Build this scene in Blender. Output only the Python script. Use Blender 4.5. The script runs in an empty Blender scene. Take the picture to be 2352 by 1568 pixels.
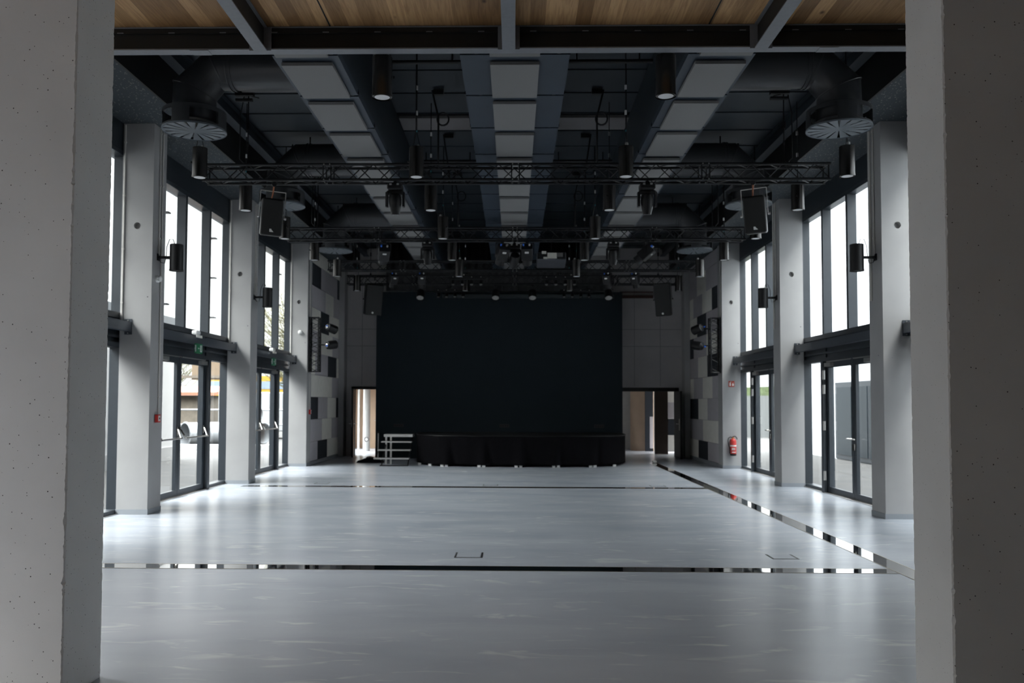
import bpy, bmesh, math, random
from mathutils import Matrix, Vector
random.seed(7)
PI = math.pi
S = bpy.context.scene
COL = S.collection

# ------------------------------------------------------------------ materials
def nodes(name):
    m = bpy.data.materials.new(name); m.use_nodes = True
    nt = m.node_tree
    return m, nt, nt.nodes, nt.links, nt.nodes['Principled BSDF']

def mat(name, col, rough=0.5, metal=0.0, var=0.0, scale=8.0, bump=0.0, bscale=60.0, spec=0.5):
    m, nt, N, L, b = nodes(name)
    b.inputs['Base Color'].default_value = (*col, 1)
    b.inputs['Roughness'].default_value = rough
    b.inputs['Metallic'].default_value = metal
    b.inputs['Specular IOR Level'].default_value = spec
    tc = N.new('ShaderNodeTexCoord')
    n = N.new('ShaderNodeTexNoise'); n.inputs['Scale'].default_value = scale; n.inputs['Detail'].default_value = 5
    L.new(tc.outputs['Object'], n.inputs['Vector'])
    r = N.new('ShaderNodeValToRGB')
    v = var if var else 0.04
    r.color_ramp.elements[0].position = 0.3; r.color_ramp.elements[1].position = 0.7
    r.color_ramp.elements[0].color = tuple(max(0, c * (1 - v)) for c in col) + (1,)
    r.color_ramp.elements[1].color = tuple(min(1, c * (1 + v)) for c in col) + (1,)
    L.new(n.outputs['Fac'], r.inputs['Fac']); L.new(r.outputs['Color'], b.inputs['Base Color'])
    if bump:
        n2 = N.new('ShaderNodeTexNoise'); n2.inputs['Scale'].default_value = bscale; n2.inputs['Detail'].default_value = 4
        L.new(tc.outputs['Object'], n2.inputs['Vector'])
        bp = N.new('ShaderNodeBump'); bp.inputs['Strength'].default_value = bump; bp.inputs['Distance'].default_value = 0.01
        L.new(n2.outputs['Fac'], bp.inputs['Height']); L.new(bp.outputs['Normal'], b.inputs['Normal'])
    return m

def emat(name, col, strength):
    m, nt, N, L, b = nodes(name)
    b.inputs['Base Color'].default_value = (*col, 1)
    b.inputs['Emission Color'].default_value = (*col, 1)
    b.inputs['Emission Strength'].default_value = strength
    return m

def concrete(name, col, holes=0.0, hscale=14.0, rough=0.75):
    m, nt, N, L, b = nodes(name)
    tc = N.new('ShaderNodeTexCoord')
    n = N.new('ShaderNodeTexNoise'); n.inputs['Scale'].default_value = 1.6; n.inputs['Detail'].default_value = 8
    L.new(tc.outputs['Object'], n.inputs['Vector'])
    r = N.new('ShaderNodeValToRGB')
    r.color_ramp.elements[0].position = 0.3; r.color_ramp.elements[1].position = 0.72
    r.color_ramp.elements[0].color = tuple(c * 0.93 for c in col) + (1,)
    r.color_ramp.elements[1].color = tuple(c * 1.05 for c in col) + (1,)
    L.new(n.outputs['Fac'], r.inputs['Fac'])
    out = r.outputs['Color']
    n3 = N.new('ShaderNodeTexNoise'); n3.inputs['Scale'].default_value = 220; n3.inputs['Detail'].default_value = 2
    L.new(tc.outputs['Object'], n3.inputs['Vector'])
    bp = N.new('ShaderNodeBump'); bp.inputs['Strength'].default_value = 0.12; bp.inputs['Distance'].default_value = 0.004
    L.new(n3.outputs['Fac'], bp.inputs['Height'])
    L.new(bp.outputs['Normal'], b.inputs['Normal'])
    if holes:
        # air holes left by the shuttering: a cell's centre is a hole only where the cell's own random value is high
        vo = N.new('ShaderNodeTexVoronoi'); vo.inputs['Scale'].default_value = hscale
        L.new(tc.outputs['Object'], vo.inputs['Vector'])
        sp = N.new('ShaderNodeSeparateColor'); L.new(vo.outputs['Color'], sp.inputs['Color'])
        mr = N.new('ShaderNodeMapRange'); mr.inputs['From Min'].default_value = 0.3; mr.inputs['From Max'].default_value = 1.0
        mr.inputs['To Min'].default_value = 0.0; mr.inputs['To Max'].default_value = holes
        L.new(sp.outputs['Red'], mr.inputs['Value'])
        lt = N.new('ShaderNodeMath'); lt.operation = 'LESS_THAN'
        L.new(vo.outputs['Distance'], lt.inputs[0]); L.new(mr.outputs['Result'], lt.inputs[1])
        mx = N.new('ShaderNodeMixRGB'); mx.inputs['Color2'].default_value = (*(c * 0.16 for c in col), 1)
        L.new(lt.outputs[0], mx.inputs['Fac']); L.new(out, mx.inputs['Color1'])
        out = mx.outputs['Color']
    L.new(out, b.inputs['Base Color'])
    b.inputs['Roughness'].default_value = rough
    b.inputs['Specular IOR Level'].default_value = 0.3
    return m

def floor_mat():
    m, nt, N, L, b = nodes('floor_resin')
    tc = N.new('ShaderNodeTexCoord')
    mp = N.new('ShaderNodeMapping'); mp.inputs['Scale'].default_value = (0.55, 1.5, 1)
    L.new(tc.outputs['Object'], mp.inputs['Vector'])
    n = N.new('ShaderNodeTexNoise'); n.inputs['Scale'].default_value = 1.0; n.inputs['Detail'].default_value = 6; n.inputs['Distortion'].default_value = 0.6
    L.new(mp.outputs['Vector'], n.inputs['Vector'])
    r = N.new('ShaderNodeValToRGB')
    r.color_ramp.elements[0].position = 0.3; r.color_ramp.elements[1].position = 0.7
    r.color_ramp.elements[0].color = (0.355, 0.381, 0.428, 1); r.color_ramp.elements[1].color = (0.425, 0.450, 0.492, 1)
    L.new(n.outputs['Fac'], r.inputs['Fac'])
    # pale trowel swirls
    mp2 = N.new('ShaderNodeMapping'); mp2.inputs['Scale'].default_value = (1.1, 3.4, 1); mp2.inputs['Rotation'].default_value = (0, 0, 0.16)
    L.new(tc.outputs['Object'], mp2.inputs['Vector'])
    n2 = N.new('ShaderNodeTexNoise'); n2.inputs['Scale'].default_value = 1.5; n2.inputs['Detail'].default_value = 3; n2.inputs['Distortion'].default_value = 1.3
    L.new(mp2.outputs['Vector'], n2.inputs['Vector'])
    r2 = N.new('ShaderNodeValToRGB')
    r2.color_ramp.elements[0].position = 0.59; r2.color_ramp.elements[1].position = 0.76
    r2.color_ramp.elements[0].color = (0, 0, 0, 1); r2.color_ramp.elements[1].color = (1, 1, 1, 1)
    L.new(n2.outputs['Fac'], r2.inputs['Fac'])
    ml = N.new('ShaderNodeMath'); ml.operation = 'MULTIPLY'; ml.inputs[1].default_value = 0.6
    L.new(r2.outputs['Color'], ml.inputs[0])
    mx = N.new('ShaderNodeMixRGB'); mx.inputs['Color2'].default_value = (0.66, 0.66, 0.65, 1)
    L.new(ml.outputs[0], mx.inputs['Fac']); L.new(r.outputs['Color'], mx.inputs['Color1'])
    L.new(mx.outputs['Color'], b.inputs['Base Color'])
    rr = N.new('ShaderNodeMapRange'); rr.inputs['To Min'].default_value = 0.20; rr.inputs['To Max'].default_value = 0.30
    L.new(n.outputs['Fac'], rr.inputs['Value']); L.new(rr.outputs['Result'], b.inputs['Roughness'])
    b.inputs['Specular IOR Level'].default_value = 0.4
    return m

def wood_mat():
    m, nt, N, L, b = nodes('ceiling_oak')
    tc = N.new('ShaderNodeTexCoord')
    sep = N.new('ShaderNodeSeparateXYZ'); L.new(tc.outputs['Object'], sep.inputs[0])
    # plank index along X, joined to random tones; grain along Y
    d = N.new('ShaderNodeMath'); d.operation = 'DIVIDE'; d.inputs[1].default_value = 0.145; L.new(sep.outputs['X'], d.inputs[0])
    fl = N.new('ShaderNodeMath'); fl.operation = 'FLOOR'; L.new(d.outputs[0], fl.inputs[0])
    wn = N.new('ShaderNodeTexWhiteNoise'); wn.noise_dimensions = '1D'; L.new(fl.outputs[0], wn.inputs['W'])
    r = N.new('ShaderNodeValToRGB')
    r.color_ramp.elements[0].color = (0.27, 0.145, 0.055, 1); r.color_ramp.elements[1].color = (0.66, 0.41, 0.195, 1)
    L.new(wn.outputs['Value'], r.inputs['Fac'])
    mp = N.new('ShaderNodeMapping'); mp.inputs['Scale'].default_value = (26, 1.6, 1); L.new(tc.outputs['Object'], mp.inputs['Vector'])
    n = N.new('ShaderNodeTexNoise'); n.inputs['Scale'].default_value = 1.5; n.inputs['Detail'].default_value = 6; n.inputs['Distortion'].default_value = 1.0
    L.new(mp.outputs['Vector'], n.inputs['Vector'])
    r3 = N.new('ShaderNodeValToRGB'); r3.color_ramp.elements[0].position = 0.3; r3.color_ramp.elements[1].position = 0.6
    r3.color_ramp.elements[0].color = (0.68, 0.62, 0.55, 1); r3.color_ramp.elements[1].color = (1, 1, 1, 1)
    L.new(n.outputs['Fac'], r3.inputs['Fac'])
    mx = N.new('ShaderNodeMixRGB'); mx.blend_type = 'MULTIPLY'; mx.inputs['Fac'].default_value = 1
    L.new(r.outputs['Color'], mx.inputs['Color1']); L.new(r3.outputs['Color'], mx.inputs['Color2'])
    # knots
    vo = N.new('ShaderNodeTexVoronoi'); vo.inputs['Scale'].default_value = 1.0
    mp3 = N.new('ShaderNodeMapping'); mp3.inputs['Scale'].default_value = (2.6, 1.5, 1); L.new(tc.outputs['Object'], mp3.inputs['Vector']); L.new(mp3.outputs['Vector'], vo.inputs['Vector'])
    r4 = N.new('ShaderNodeValToRGB'); r4.color_ramp.elements[0].position = 0.02; r4.color_ramp.elements[1].position = 0.075
    r4.color_ramp.elements[0].color = (0.25, 0.2, 0.16, 1); r4.color_ramp.elements[1].color = (1, 1, 1, 1)
    L.new(vo.outputs['Distance'], r4.inputs['Fac'])
    mx2 = N.new('ShaderNodeMixRGB'); mx2.blend_type = 'MULTIPLY'; mx2.inputs['Fac'].default_value = 1
    L.new(mx.outputs['Color'], mx2.inputs['Color1']); L.new(r4.outputs['Color'], mx2.inputs['Color2'])
    L.new(mx2.outputs['Color'], b.inputs['Base Color'])
    b.inputs['Roughness'].default_value = 0.55
    return m

def speck_mat():
    m, nt, N, L, b = nodes('speckled_acoustic_board')
    tc = N.new('ShaderNodeTexCoord')
    mp = N.new('ShaderNodeMapping'); mp.inputs['Scale'].default_value = (1, 0.85, 1); L.new(tc.outputs['Object'], mp.inputs['Vector'])
    vo = N.new('ShaderNodeTexVoronoi'); vo.inputs['Scale'].default_value = 30; L.new(mp.outputs['Vector'], vo.inputs['Vector'])
    sp = N.new('ShaderNodeSeparateColor'); L.new(vo.outputs['Color'], sp.inputs['Color'])
    mr = N.new('ShaderNodeMapRange'); mr.inputs['From Min'].default_value = 0.1; mr.inputs['To Max'].default_value = 0.34
    L.new(sp.outputs['Green'], mr.inputs['Value'])
    lt = N.new('ShaderNodeMath'); lt.operation = 'LESS_THAN'; L.new(vo.outputs['Distance'], lt.inputs[0]); L.new(mr.outputs['Result'], lt.inputs[1])
    mx = N.new('ShaderNodeMixRGB'); mx.inputs['Color1'].default_value = (0.036, 0.046, 0.054, 1); mx.inputs['Color2'].default_value = (0.21, 0.205, 0.20, 1)
    L.new(lt.outputs[0], mx.inputs['Fac']); L.new(mx.outputs['Color'], b.inputs['Base Color'])
    b.inputs['Roughness'].default_value = 0.8
    return m

def glass_mat(name='window_glass', tint=(0.93, 0.96, 0.97)):
    m = bpy.data.materials.new(name); m.use_nodes = True
    nt = m.node_tree; N, L = nt.nodes, nt.links; N.clear()
    o = N.new('ShaderNodeOutputMaterial'); mx = N.new('ShaderNodeMixShader')
    t = N.new('ShaderNodeBsdfTransparent'); t.inputs['Color'].default_value = (*tint, 1)
    g = N.new('ShaderNodeBsdfGlossy'); g.inputs['Roughness'].default_value = 0.0; g.inputs['Color'].default_value = (0.95, 0.97, 1, 1)
    fr = N.new('ShaderNodeFresnel'); fr.inputs['IOR'].default_value = 1.45
    gm = N.new('ShaderNodeNewGeometry'); iv = N.new('ShaderNodeMath'); iv.operation = 'SUBTRACT'; iv.inputs[0].default_value = 1.0
    ml = N.new('ShaderNodeMath'); ml.operation = 'MULTIPLY'
    L.new(gm.outputs['Backfacing'], iv.inputs[1]); L.new(iv.outputs[0], ml.inputs[0]); L.new(fr.outputs[0], ml.inputs[1])   # the thin pane mirrors on its entry side only
    L.new(ml.outputs[0], mx.inputs[0]); L.new(t.outputs[0], mx.inputs[1]); L.new(g.outputs[0], mx.inputs[2]); L.new(mx.outputs[0], o.inputs[0])
    return m

M = dict(
    concrete=concrete('pale_concrete', (0.385, 0.38, 0.375), holes=0.055, hscale=5.0),
    pillar=concrete('pitted_concrete', (0.66, 0.665, 0.665), holes=0.15, hscale=36.0),
    hall_wall=concrete('board_marked_concrete', (0.47, 0.45, 0.445), holes=0.03, hscale=2.0),
    floor=floor_mat(), wood=wood_mat(), speck=speck_mat(), glass=glass_mat(),
    anth=mat('anthracite_frame', (0.026, 0.033, 0.041), 0.42, var=0.06),
    anth_steel=mat('anthracite_steel', (0.19, 0.20, 0.22), 0.45, var=0.06, scale=20),
    rail=mat('anthracite_rail', (0.055, 0.064, 0.077), 0.4),
    navy=mat('dark_navy_sheet', (0.020, 0.027, 0.034), 0.55, var=0.10, scale=2),
    navy_strip=mat('slate_blue_strip', (0.024, 0.036, 0.052), 0.5, var=0.08, scale=3),
    black=mat('matt_black', (0.005, 0.0055, 0.006), 0.6),
    black_metal=mat('black_coated_metal', (0.009, 0.009, 0.010), 0.42, var=0.1, scale=30, spec=0.25),
    truss=mat('black_truss_tube', (0.007, 0.0075, 0.009), 0.35, var=0.1, scale=30, spec=0.3),
    lamp_body=mat('brown_black_satin_metal', (0.068, 0.065, 0.063), 0.26, metal=0.9, var=0.06, scale=30),
    lens=mat('frosted_lens', (0.80, 0.80, 0.79), 0.4),
    dull_lens=mat('honeycomb_lens', (0.45, 0.44, 0.42), 0.35, var=0.6, scale=60),
    inset=mat('grey_acoustic_inset', (0.20, 0.197, 0.195), 0.9, var=0.03, scale=60),
    slab=mat('grey_ceiling_board', (0.17, 0.16, 0.158), 0.9, var=0.03, scale=60),
    duct=mat('dark_painted_duct', (0.026, 0.028, 0.031), 0.42, var=0.06, scale=4),
    diff=mat('diffuser_plate_grey', (0.13, 0.15, 0.17), 0.5),
    mirror=mat('polished_steel', (0.72, 0.71, 0.70), 0.03, metal=1.0, var=0.02),
    rim=mat('brass_edge', (0.34, 0.29, 0.22), 0.35, metal=0.8),
    skirt=mat('grey_skirting', (0.27, 0.29, 0.31), 0.6),
    silver=mat('brushed_aluminium', (0.62, 0.61, 0.59), 0.32, metal=0.9, var=0.05, scale=40),
    chrome=mat('stainless_handle', (0.66, 0.64, 0.60), 0.22, metal=1.0),
    white=mat('white_plastic', (0.78, 0.78, 0.76), 0.45),
    cream=mat('cream_conduit', (0.62, 0.60, 0.56), 0.5),
    red=mat('alarm_red', (0.55, 0.035, 0.03), 0.4),
    sign_red=mat('sign_red', (0.50, 0.07, 0.04), 0.5),
    green=mat('exit_green', (0.02, 0.20, 0.085), 0.45),
    screen=mat('dark_stage_screen', (0.0105, 0.0165, 0.0215), 0.75, var=0.06, scale=1.2, spec=0.2),
    casing=mat('teal_grey_casing', (0.019, 0.027, 0.031), 0.6),
    cloth=mat('black_molton', (0.0055, 0.0052, 0.0062), 0.95, var=0.15, scale=12, bump=0.15, bscale=120, spec=0.05),
    deck=mat('stage_deck_black', (0.008, 0.008, 0.0085), 0.6, var=0.1, spec=0.15),
    p_light=mat('panel_warm_grey', (0.80, 0.775, 0.71), 0.95, bump=0.2, bscale=160),
    p_grey=mat('panel_mid_grey', (0.48, 0.455, 0.475), 0.95, bump=0.2, bscale=160),
    p_dark=mat('panel_charcoal', (0.022, 0.027, 0.035), 0.95, bump=0.2, bscale=160),
    panel_bed=mat('panel_backing', (0.24, 0.24, 0.235), 0.9),
    beige=mat('beige_wood_veneer', (0.52, 0.38, 0.27), 0.5, var=0.08, scale=3),
    brown=mat('brown_wood_door', (0.42, 0.24, 0.13), 0.45, var=0.1, scale=4),
    dbrown=mat('dark_walnut_door', (0.035, 0.020, 0.012), 0.5, var=0.15, scale=4),
    plaster=mat('white_plaster', (0.62, 0.62, 0.61), 0.8),
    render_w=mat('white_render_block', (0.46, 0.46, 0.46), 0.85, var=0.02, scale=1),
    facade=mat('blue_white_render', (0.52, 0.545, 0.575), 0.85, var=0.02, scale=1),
    plinth=mat('grey_plinth', (0.33, 0.33, 0.33), 0.85),
    roof=mat('dark_roof_edge', (0.12, 0.13, 0.14), 0.6),
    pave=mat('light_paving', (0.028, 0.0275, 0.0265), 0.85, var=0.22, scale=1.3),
    grass=mat('rough_grass', (0.055, 0.075, 0.030), 0.9, var=0.3, scale=2),
    pipe=mat('galvanised_pipe', (0.17, 0.18, 0.19), 0.5, metal=0.3),
    yellow=mat('machine_yellow', (0.30, 0.18, 0.012), 0.5),
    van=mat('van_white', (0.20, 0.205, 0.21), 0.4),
    dglass=mat('dark_vehicle_glass', (0.012, 0.020, 0.027), 0.25, spec=0.2),
    tile=mat('red_roof_sheet', (0.21, 0.085, 0.05), 0.7),
    shed=mat('weathered_shed_wood', (0.085, 0.072, 0.056), 0.85, var=0.2, scale=5),
    bark=mat('bark', (0.12, 0.09, 0.06), 0.9),
    twig=mat('spring_twigs', (0.10, 0.095, 0.05), 0.9, var=0.3, scale=3),
    tyre=mat('tyre_rubber', (0.02, 0.02, 0.02), 0.8),
    blue=emat('blue_connector', (0.03, 0.16, 0.75), 0.0),
    orange=mat('copper_cable', (0.42, 0.15, 0.07), 0.5),
    foyer=mat('foyer_plaster', (0.30, 0.30, 0.30), 0.85),
    proj=mat('projector_grey', (0.075, 0.078, 0.088), 0.5),
    teal=mat('teal_crimp', (0.03, 0.30, 0.36), 0.5),
)

# ------------------------------------------------------------------ mesh builder
class MB:
    def __init__(s): s.v = []; s.f = []; s.sm = []
    def _add(s, vs, fs, smooth=False):
        o = len(s.v); s.v += [tuple(p) for p in vs]
        for f in fs: s.f.append([o + i for i in f]); s.sm.append(smooth)
        return s
    def box(s, x0, x1, y0, y1, z0, z1, T=None):
        x0, x1 = min(x0, x1), max(x0, x1); y0, y1 = min(y0, y1), max(y0, y1); z0, z1 = min(z0, z1), max(z0, z1)
        vs = [(x0,y0,z0),(x1,y0,z0),(x1,y1,z0),(x0,y1,z0),(x0,y0,z1),(x1,y0,z1),(x1,y1,z1),(x0,y1,z1)]
        if T is not None: vs = [T @ Vector(p) for p in vs]
        return s._add(vs, [(0,3,2,1),(4,5,6,7),(0,1,5,4),(1,2,6,5),(2,3,7,6),(3,0,4,7)])
    def cbox(s, x0, x1, y0, y1, z0, z1, c, T=None):          # box with its edges taken off
        pts = []
        for z, k in ((z0, c), (z0 + c, 0), (z1 - c, 0), (z1, c)):
            pts += [(x0+c+k,y0+k,z),(x1-c-k,y0+k,z),(x1-k,y0+c+k,z),(x1-k,y1-c-k,z),(x1-c-k,y1-k,z),(x0+c+k,y1-k,z),(x0+k,y1-c-k,z),(x0+k,y0+c+k,z)]
        if T is not None: pts = [T @ Vector(p) for p in pts]
        fs = [tuple(range(7,-1,-1)), tuple(range(24,32))]
        for r in range(3):
            for i in range(8):
                j = (i+1) % 8; fs.append((r*8+i, r*8+j, r*8+8+j, r*8+8+i))
        return s._add(pts, fs)
    def tube(s, pts, r, seg=8, caps=True, r2=None):
        pts = [Vector(p) for p in pts]; n = len(pts); rings = []
        up = None
        for i, p in enumerate(pts):
            d = (pts[min(i+1,n-1)] - pts[max(i-1,0)]).normalized()
            if up is None:
                up = Vector((0,0,1)) if abs(d.z) < 0.9 else Vector((1,0,0))
            a = d.cross(up).normalized(); b = a.cross(d).normalized(); up = b
            rr = r if r2 is None else r + (r2 - r) * i / max(1, n-1)
            rings += [p + (a*math.cos(2*PI*k/seg) + b*math.sin(2*PI*k/seg))*rr for k in range(seg)]
        fs = []
        for i in range(n-1):
            for k in range(seg):
                k2 = (k+1) % seg
                fs.append((i*seg+k, i*seg+k2, (i+1)*seg+k2, (i+1)*seg+k))
        s._add(rings, fs, seg > 5)
        if caps:
            o = len(s.v) - len(rings)
            s.f.append([o+k for k in range(seg)][::-1]); s.sm.append(False)
            s.f.append([o+(n-1)*seg+k for k in range(seg)]); s.sm.append(False)
        return s
    def lathe(s, prof, seg=24, T=None, smooth=True, close=False):      # profile (r, z)
        vs = []
        for r, z in prof:
            for k in range(seg):
                p = Vector((r*math.cos(2*PI*k/seg), r*math.sin(2*PI*k/seg), z))
                vs.append(T @ p if T is not None else p)
        fs = []
        for i in range(len(prof)-1):
            for k in range(seg):
                k2 = (k+1) % seg
                fs.append((i*seg+k, i*seg+k2, (i+1)*seg+k2, (i+1)*seg+k))
        if not close:
            fs.append(tuple(range(seg))[::-1]); fs.append(tuple((len(prof)-1)*seg+k for k in range(seg)))
        return s._add(vs, fs, smooth)
    def prism(s, poly, z0, z1, T=None):
        n = len(poly)
        vs = [(x,y,z0) for x,y in poly] + [(x,y,z1) for x,y in poly]
        if T is not None: vs = [T @ Vector(p) for p in vs]
        fs = [tuple(range(n))[::-1], tuple(range(n,2*n))] + [(i,(i+1)%n,n+(i+1)%n,n+i) for i in range(n)]
        return s._add(vs, fs)
    def quad(s, a, b, c, d): return s._add([a,b,c,d], [(0,1,2,3)])
    def build(s, name, m, parent=None, loc=None, bevel=0.0):
        me = bpy.data.meshes.new(name); me.from_pydata(s.v, [], s.f); me.validate()
        if len(me.polygons) == len(s.sm): me.polygons.foreach_set('use_smooth', s.sm)
        me.materials.append(m); me.update()
        bm = bmesh.new(); bm.from_mesh(me); bmesh.ops.recalc_face_normals(bm, faces=bm.faces); bm.to_mesh(me); bm.free()
        if any(s.sm):
            try: me.set_sharp_from_angle(angle=math.radians(40))
            except Exception: pass
        o = bpy.data.objects.new(name, me); COL.objects.link(o)
        if parent: o.parent = parent
        if loc: o.location = loc
        if bevel:
            b = o.modifiers.new('soft_edges', 'BEVEL'); b.width = bevel; b.segments = 2; b.limit_method = 'ANGLE'
        return o

def tag(o, label, cat, group=None, kind=None):
    if label: o['label'] = label
    if cat: o['category'] = cat
    if group: o['group'] = group
    if kind: o['kind'] = kind
    return o
def thing(name, label, cat, loc=(0,0,0), rz=0.0, group=None, rot=None, kind=None):
    o = bpy.data.objects.new(name, None); COL.objects.link(o); o.location = loc
    o.rotation_euler = rot if rot else (0,0,rz); o.empty_display_size = 0.1
    return tag(o, label, cat, group, kind)
def struct(name, mb, m):
    o = mb.build(name, m); o['kind'] = 'structure'; return o
def sroot(name):
    o = bpy.data.objects.new(name, None); COL.objects.link(o); o['kind'] = 'structure'; return o
KIDS = {}
def copy_tree(o, parent=None):
    c = o.copy(); COL.objects.link(c); c.parent = parent
    for ch in [x for x in bpy.data.objects if x.parent == o]: copy_tree(ch, c)
    return c
def dup(root, loc, label, rz=None, rot=None, group=None):
    c = copy_tree(root); c.location = loc; c['label'] = label
    if rz is not None: c.rotation_euler = (0,0,rz)
    if rot is not None: c.rotation_euler = rot
    if group: c['group'] = group
    return c
RX = lambda a: Matrix.Rotation(a, 4, 'X')
RY = lambda a: Matrix.Rotation(a, 4, 'Y')
RZ = lambda a: Matrix.Rotation(a, 4, 'Z')
TR = lambda x, y, z: Matrix.Translation((x, y, z))
ORD = ['first','second','third','fourth','fifth','sixth','seventh','eighth','ninth','tenth','eleventh','twelfth','thirteenth','fourteenth']
SIDE = {-1: 'exit-sign side', 1: 'extinguisher side'}

# ------------------------------------------------------------------ grid
XC = 5.37                       # inner face of the side columns
XO = 5.835                      # outer face
CY = [12.59, 17.40, 22.24]      # front faces of the columns
CT = 0.467
ZS = 5.81                       # side soffit
ZC = 6.50                       # hall ceiling
XS = 4.87                       # inner edge of the soffit
YB = 26.8                       # back wall
YBEAM = 8.12                    # front of the main beam

# ------------------------------------------------------------------ shell
struct('floor', MB().box(-6.08, 6.08, -3.2, 31.6, -0.12, 0.0), M['floor'])
mb = MB().box(-XS, XS, 8.24, YB + 0.2, ZC, ZC + 0.2)
y = 8.6
while y < YB:                                               # sheet joints
    mb.box(-XS, XS, y, y + 0.02, ZC - 0.018, ZC + 0.01); y += 0.93
struct('ceiling', mb, M['navy'])
for s, nm in ((-1, 'left'), (1, 'right')):
    struct('ceiling_soffit_' + nm, MB().box(s*XS, s*6.1, 8.24, YB + 0.2, ZS, ZS + 0.1), M['speck'])
    struct('trim_soffit_' + nm, MB().box(s*(XS - 0.03), s*XS, 8.24, YB + 0.2, ZS - 0.01, ZC), M['black'])
    struct('wall_' + nm, MB().box(s*5.84, s*6.08, 8.24, 22.84, 5.40, ZS).box(s*5.44, s*6.08, 22.72, YB, 0, ZS).box(s*5.76, s*6.08, 8.24, 8.40, 0, ZS), M['navy'])
struct('roof', MB().box(-7.7, 6.2, -3.6, 27.2, ZC + 0.21, ZC + 0.5).box(-7.7, -6.09, -3.6, 27.2, 6.32, ZC + 0.21).box(-6.09, 6.09, -3.6, 8.2, 5.41, ZC + 0.21), M['roof'])  # left overhang is unseen, added to cut the steep sky light
struct('ceiling_foyer', MB().box(-6, 6, -3.2, 8.18, 5.28, 5.40), M['wood'])
mb = MB()
for x in (-1.78, 1.86, -4.1, 4.1): mb.box(x - 0.006, x + 0.006, -3, 8.17, 5.274, 5.285)
struct('trim_1', mb, M['black'])                             # shadow joints between the ceiling boards
# the short dark upstand between the timber ceiling and the hall
struct('wall_front', MB().box(-6, 6, 8.255, 8.36, 5.22, ZC + 0.2), M['navy'])
# back wall with its two openings
zb = 2.15
bw = MB()
bw.box(-5.44, -5.06, YB, YB + 0.2, 0, ZC); bw.box(-5.06, -3.35, YB, YB + 0.2, zb, ZC); bw.box(-3.35, 2.3, YB, YB + 0.2, 0, ZC)
bw.box(2.3, 5.12, YB, YB + 0.2, zb, ZC); bw.box(5.12, 5.44, YB, YB + 0.2, 0, ZC)
struct('wall_back', bw, M['hall_wall'])
for s, nm in ((-1, 'left'), (1, 'right')):
    struct('trim_corner_' + nm, MB().box(s*5.22, s*5.44, 26.35, YB - 0.005, 0, 5.79), M['concrete'])
mb = MB()
for z in (3.42, 3.95): mb.box(-5.2, -3.9, YB - 0.004, YB + 0.01, z, z + 0.012).box(3.2, 5.2, YB - 0.004, YB + 0.01, z, z + 0.012)
for x in (-4.75, 3.75, 4.55): mb.box(x, x + 0.012, YB - 0.004, YB + 0.01, 2.2, 5.6)
struct('trim_2', mb, mat('formwork_joint', (0.17, 0.17, 0.168), 0.8))
# foyer around the camera
def holed(x0, x1, y0, y1, z1, wins):
    mb = MB(); y = y0
    for a, b, za, zb_ in wins:
        mb.box(x0, x1, y, a, 0, z1).box(x0, x1, a, b, 0, za).box(x0, x1, a, b, zb_, z1); y = b
    return mb.box(x0, x1, y, y1, 0, z1)
struct('wall_foyer_left', holed(-5.95, -5.75, -3.2, 8.24, 5.3, [(-2.8, 3.6, 0.3, 2.6), (6.4, 7.7, 2.2, 4.9)]).box(-5.75, -5.37, 7.78, 8.1, 0, 5.03), M['foyer'])  # higher, unseen opening added to brighten the right pillar's inner face
struct('wall_foyer_right', holed(5.75, 5.95, -3.2, 8.24, 5.3, []).box(5.37, 5.75, 7.78, 8.1, 0, 5.03), M['foyer'])
struct('wall_foyer_back', MB().box(-5.95, 5.95, -3.4, -3.2, 0, 5.4), M['foyer'])

# ------------------------------------------------------------------ concrete pillars in front
def pillar(name, label, x0, x1, y0, y1, seed):
    rnd = random.Random(seed); mb = MB(); rings = []
    zs = [i * 0.012 for i in range(int(5.03 / 0.012))] + [5.03]
    jit = [[0.0]*len(zs) for _ in range(4)]
    for c in range(4):
        a = 0.0
        for i in range(len(zs)):
            a = a*0.72 + rnd.gauss(0, 0.0021)
            jit[c][i] = a + (rnd.random() < 0.06) * rnd.uniform(0.003, 0.008)
    for i, z in enumerate(zs):
        k = [0.005 + abs(jit[c][i]) for c in range(4)]
        rings.append([(x0, y0+k[0], z), (x0+k[0], y0, z), (x1-k[1], y0, z), (x1, y0+k[1], z), (x1, y1-k[2], z), (x1-k[2], y1, z), (x0+k[3], y1, z), (x0, y1-k[3], z)])
    vs = [p for r in rings for p in r]; fs = [tuple(range(7,-1,-1)), tuple(len(vs)-8+i for i in range(8))]
    for r in range(len(rings)-1):
        for i in range(8):
            j = (i+1) % 8; fs.append((r*8+i, r*8+j, r*8+8+j, r*8+8+i))
    mb._add(vs, fs)
    o = mb.build(name, M['pillar'])
    return tag(o, label, 'pillar', 'concrete pillars framing the entrance', 'thing')
pillar('concrete_pillar', 'rough edged concrete pillar at the entrance, beside the window wall with the exit signs', -3.35, -2.48, 4.75, 5.20, 3)
pillar('concrete_pillar', 'rough edged concrete pillar at the entrance, standing before the floor channel junction', 2.378, 3.25, 4.75, 5.20, 11)

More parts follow.
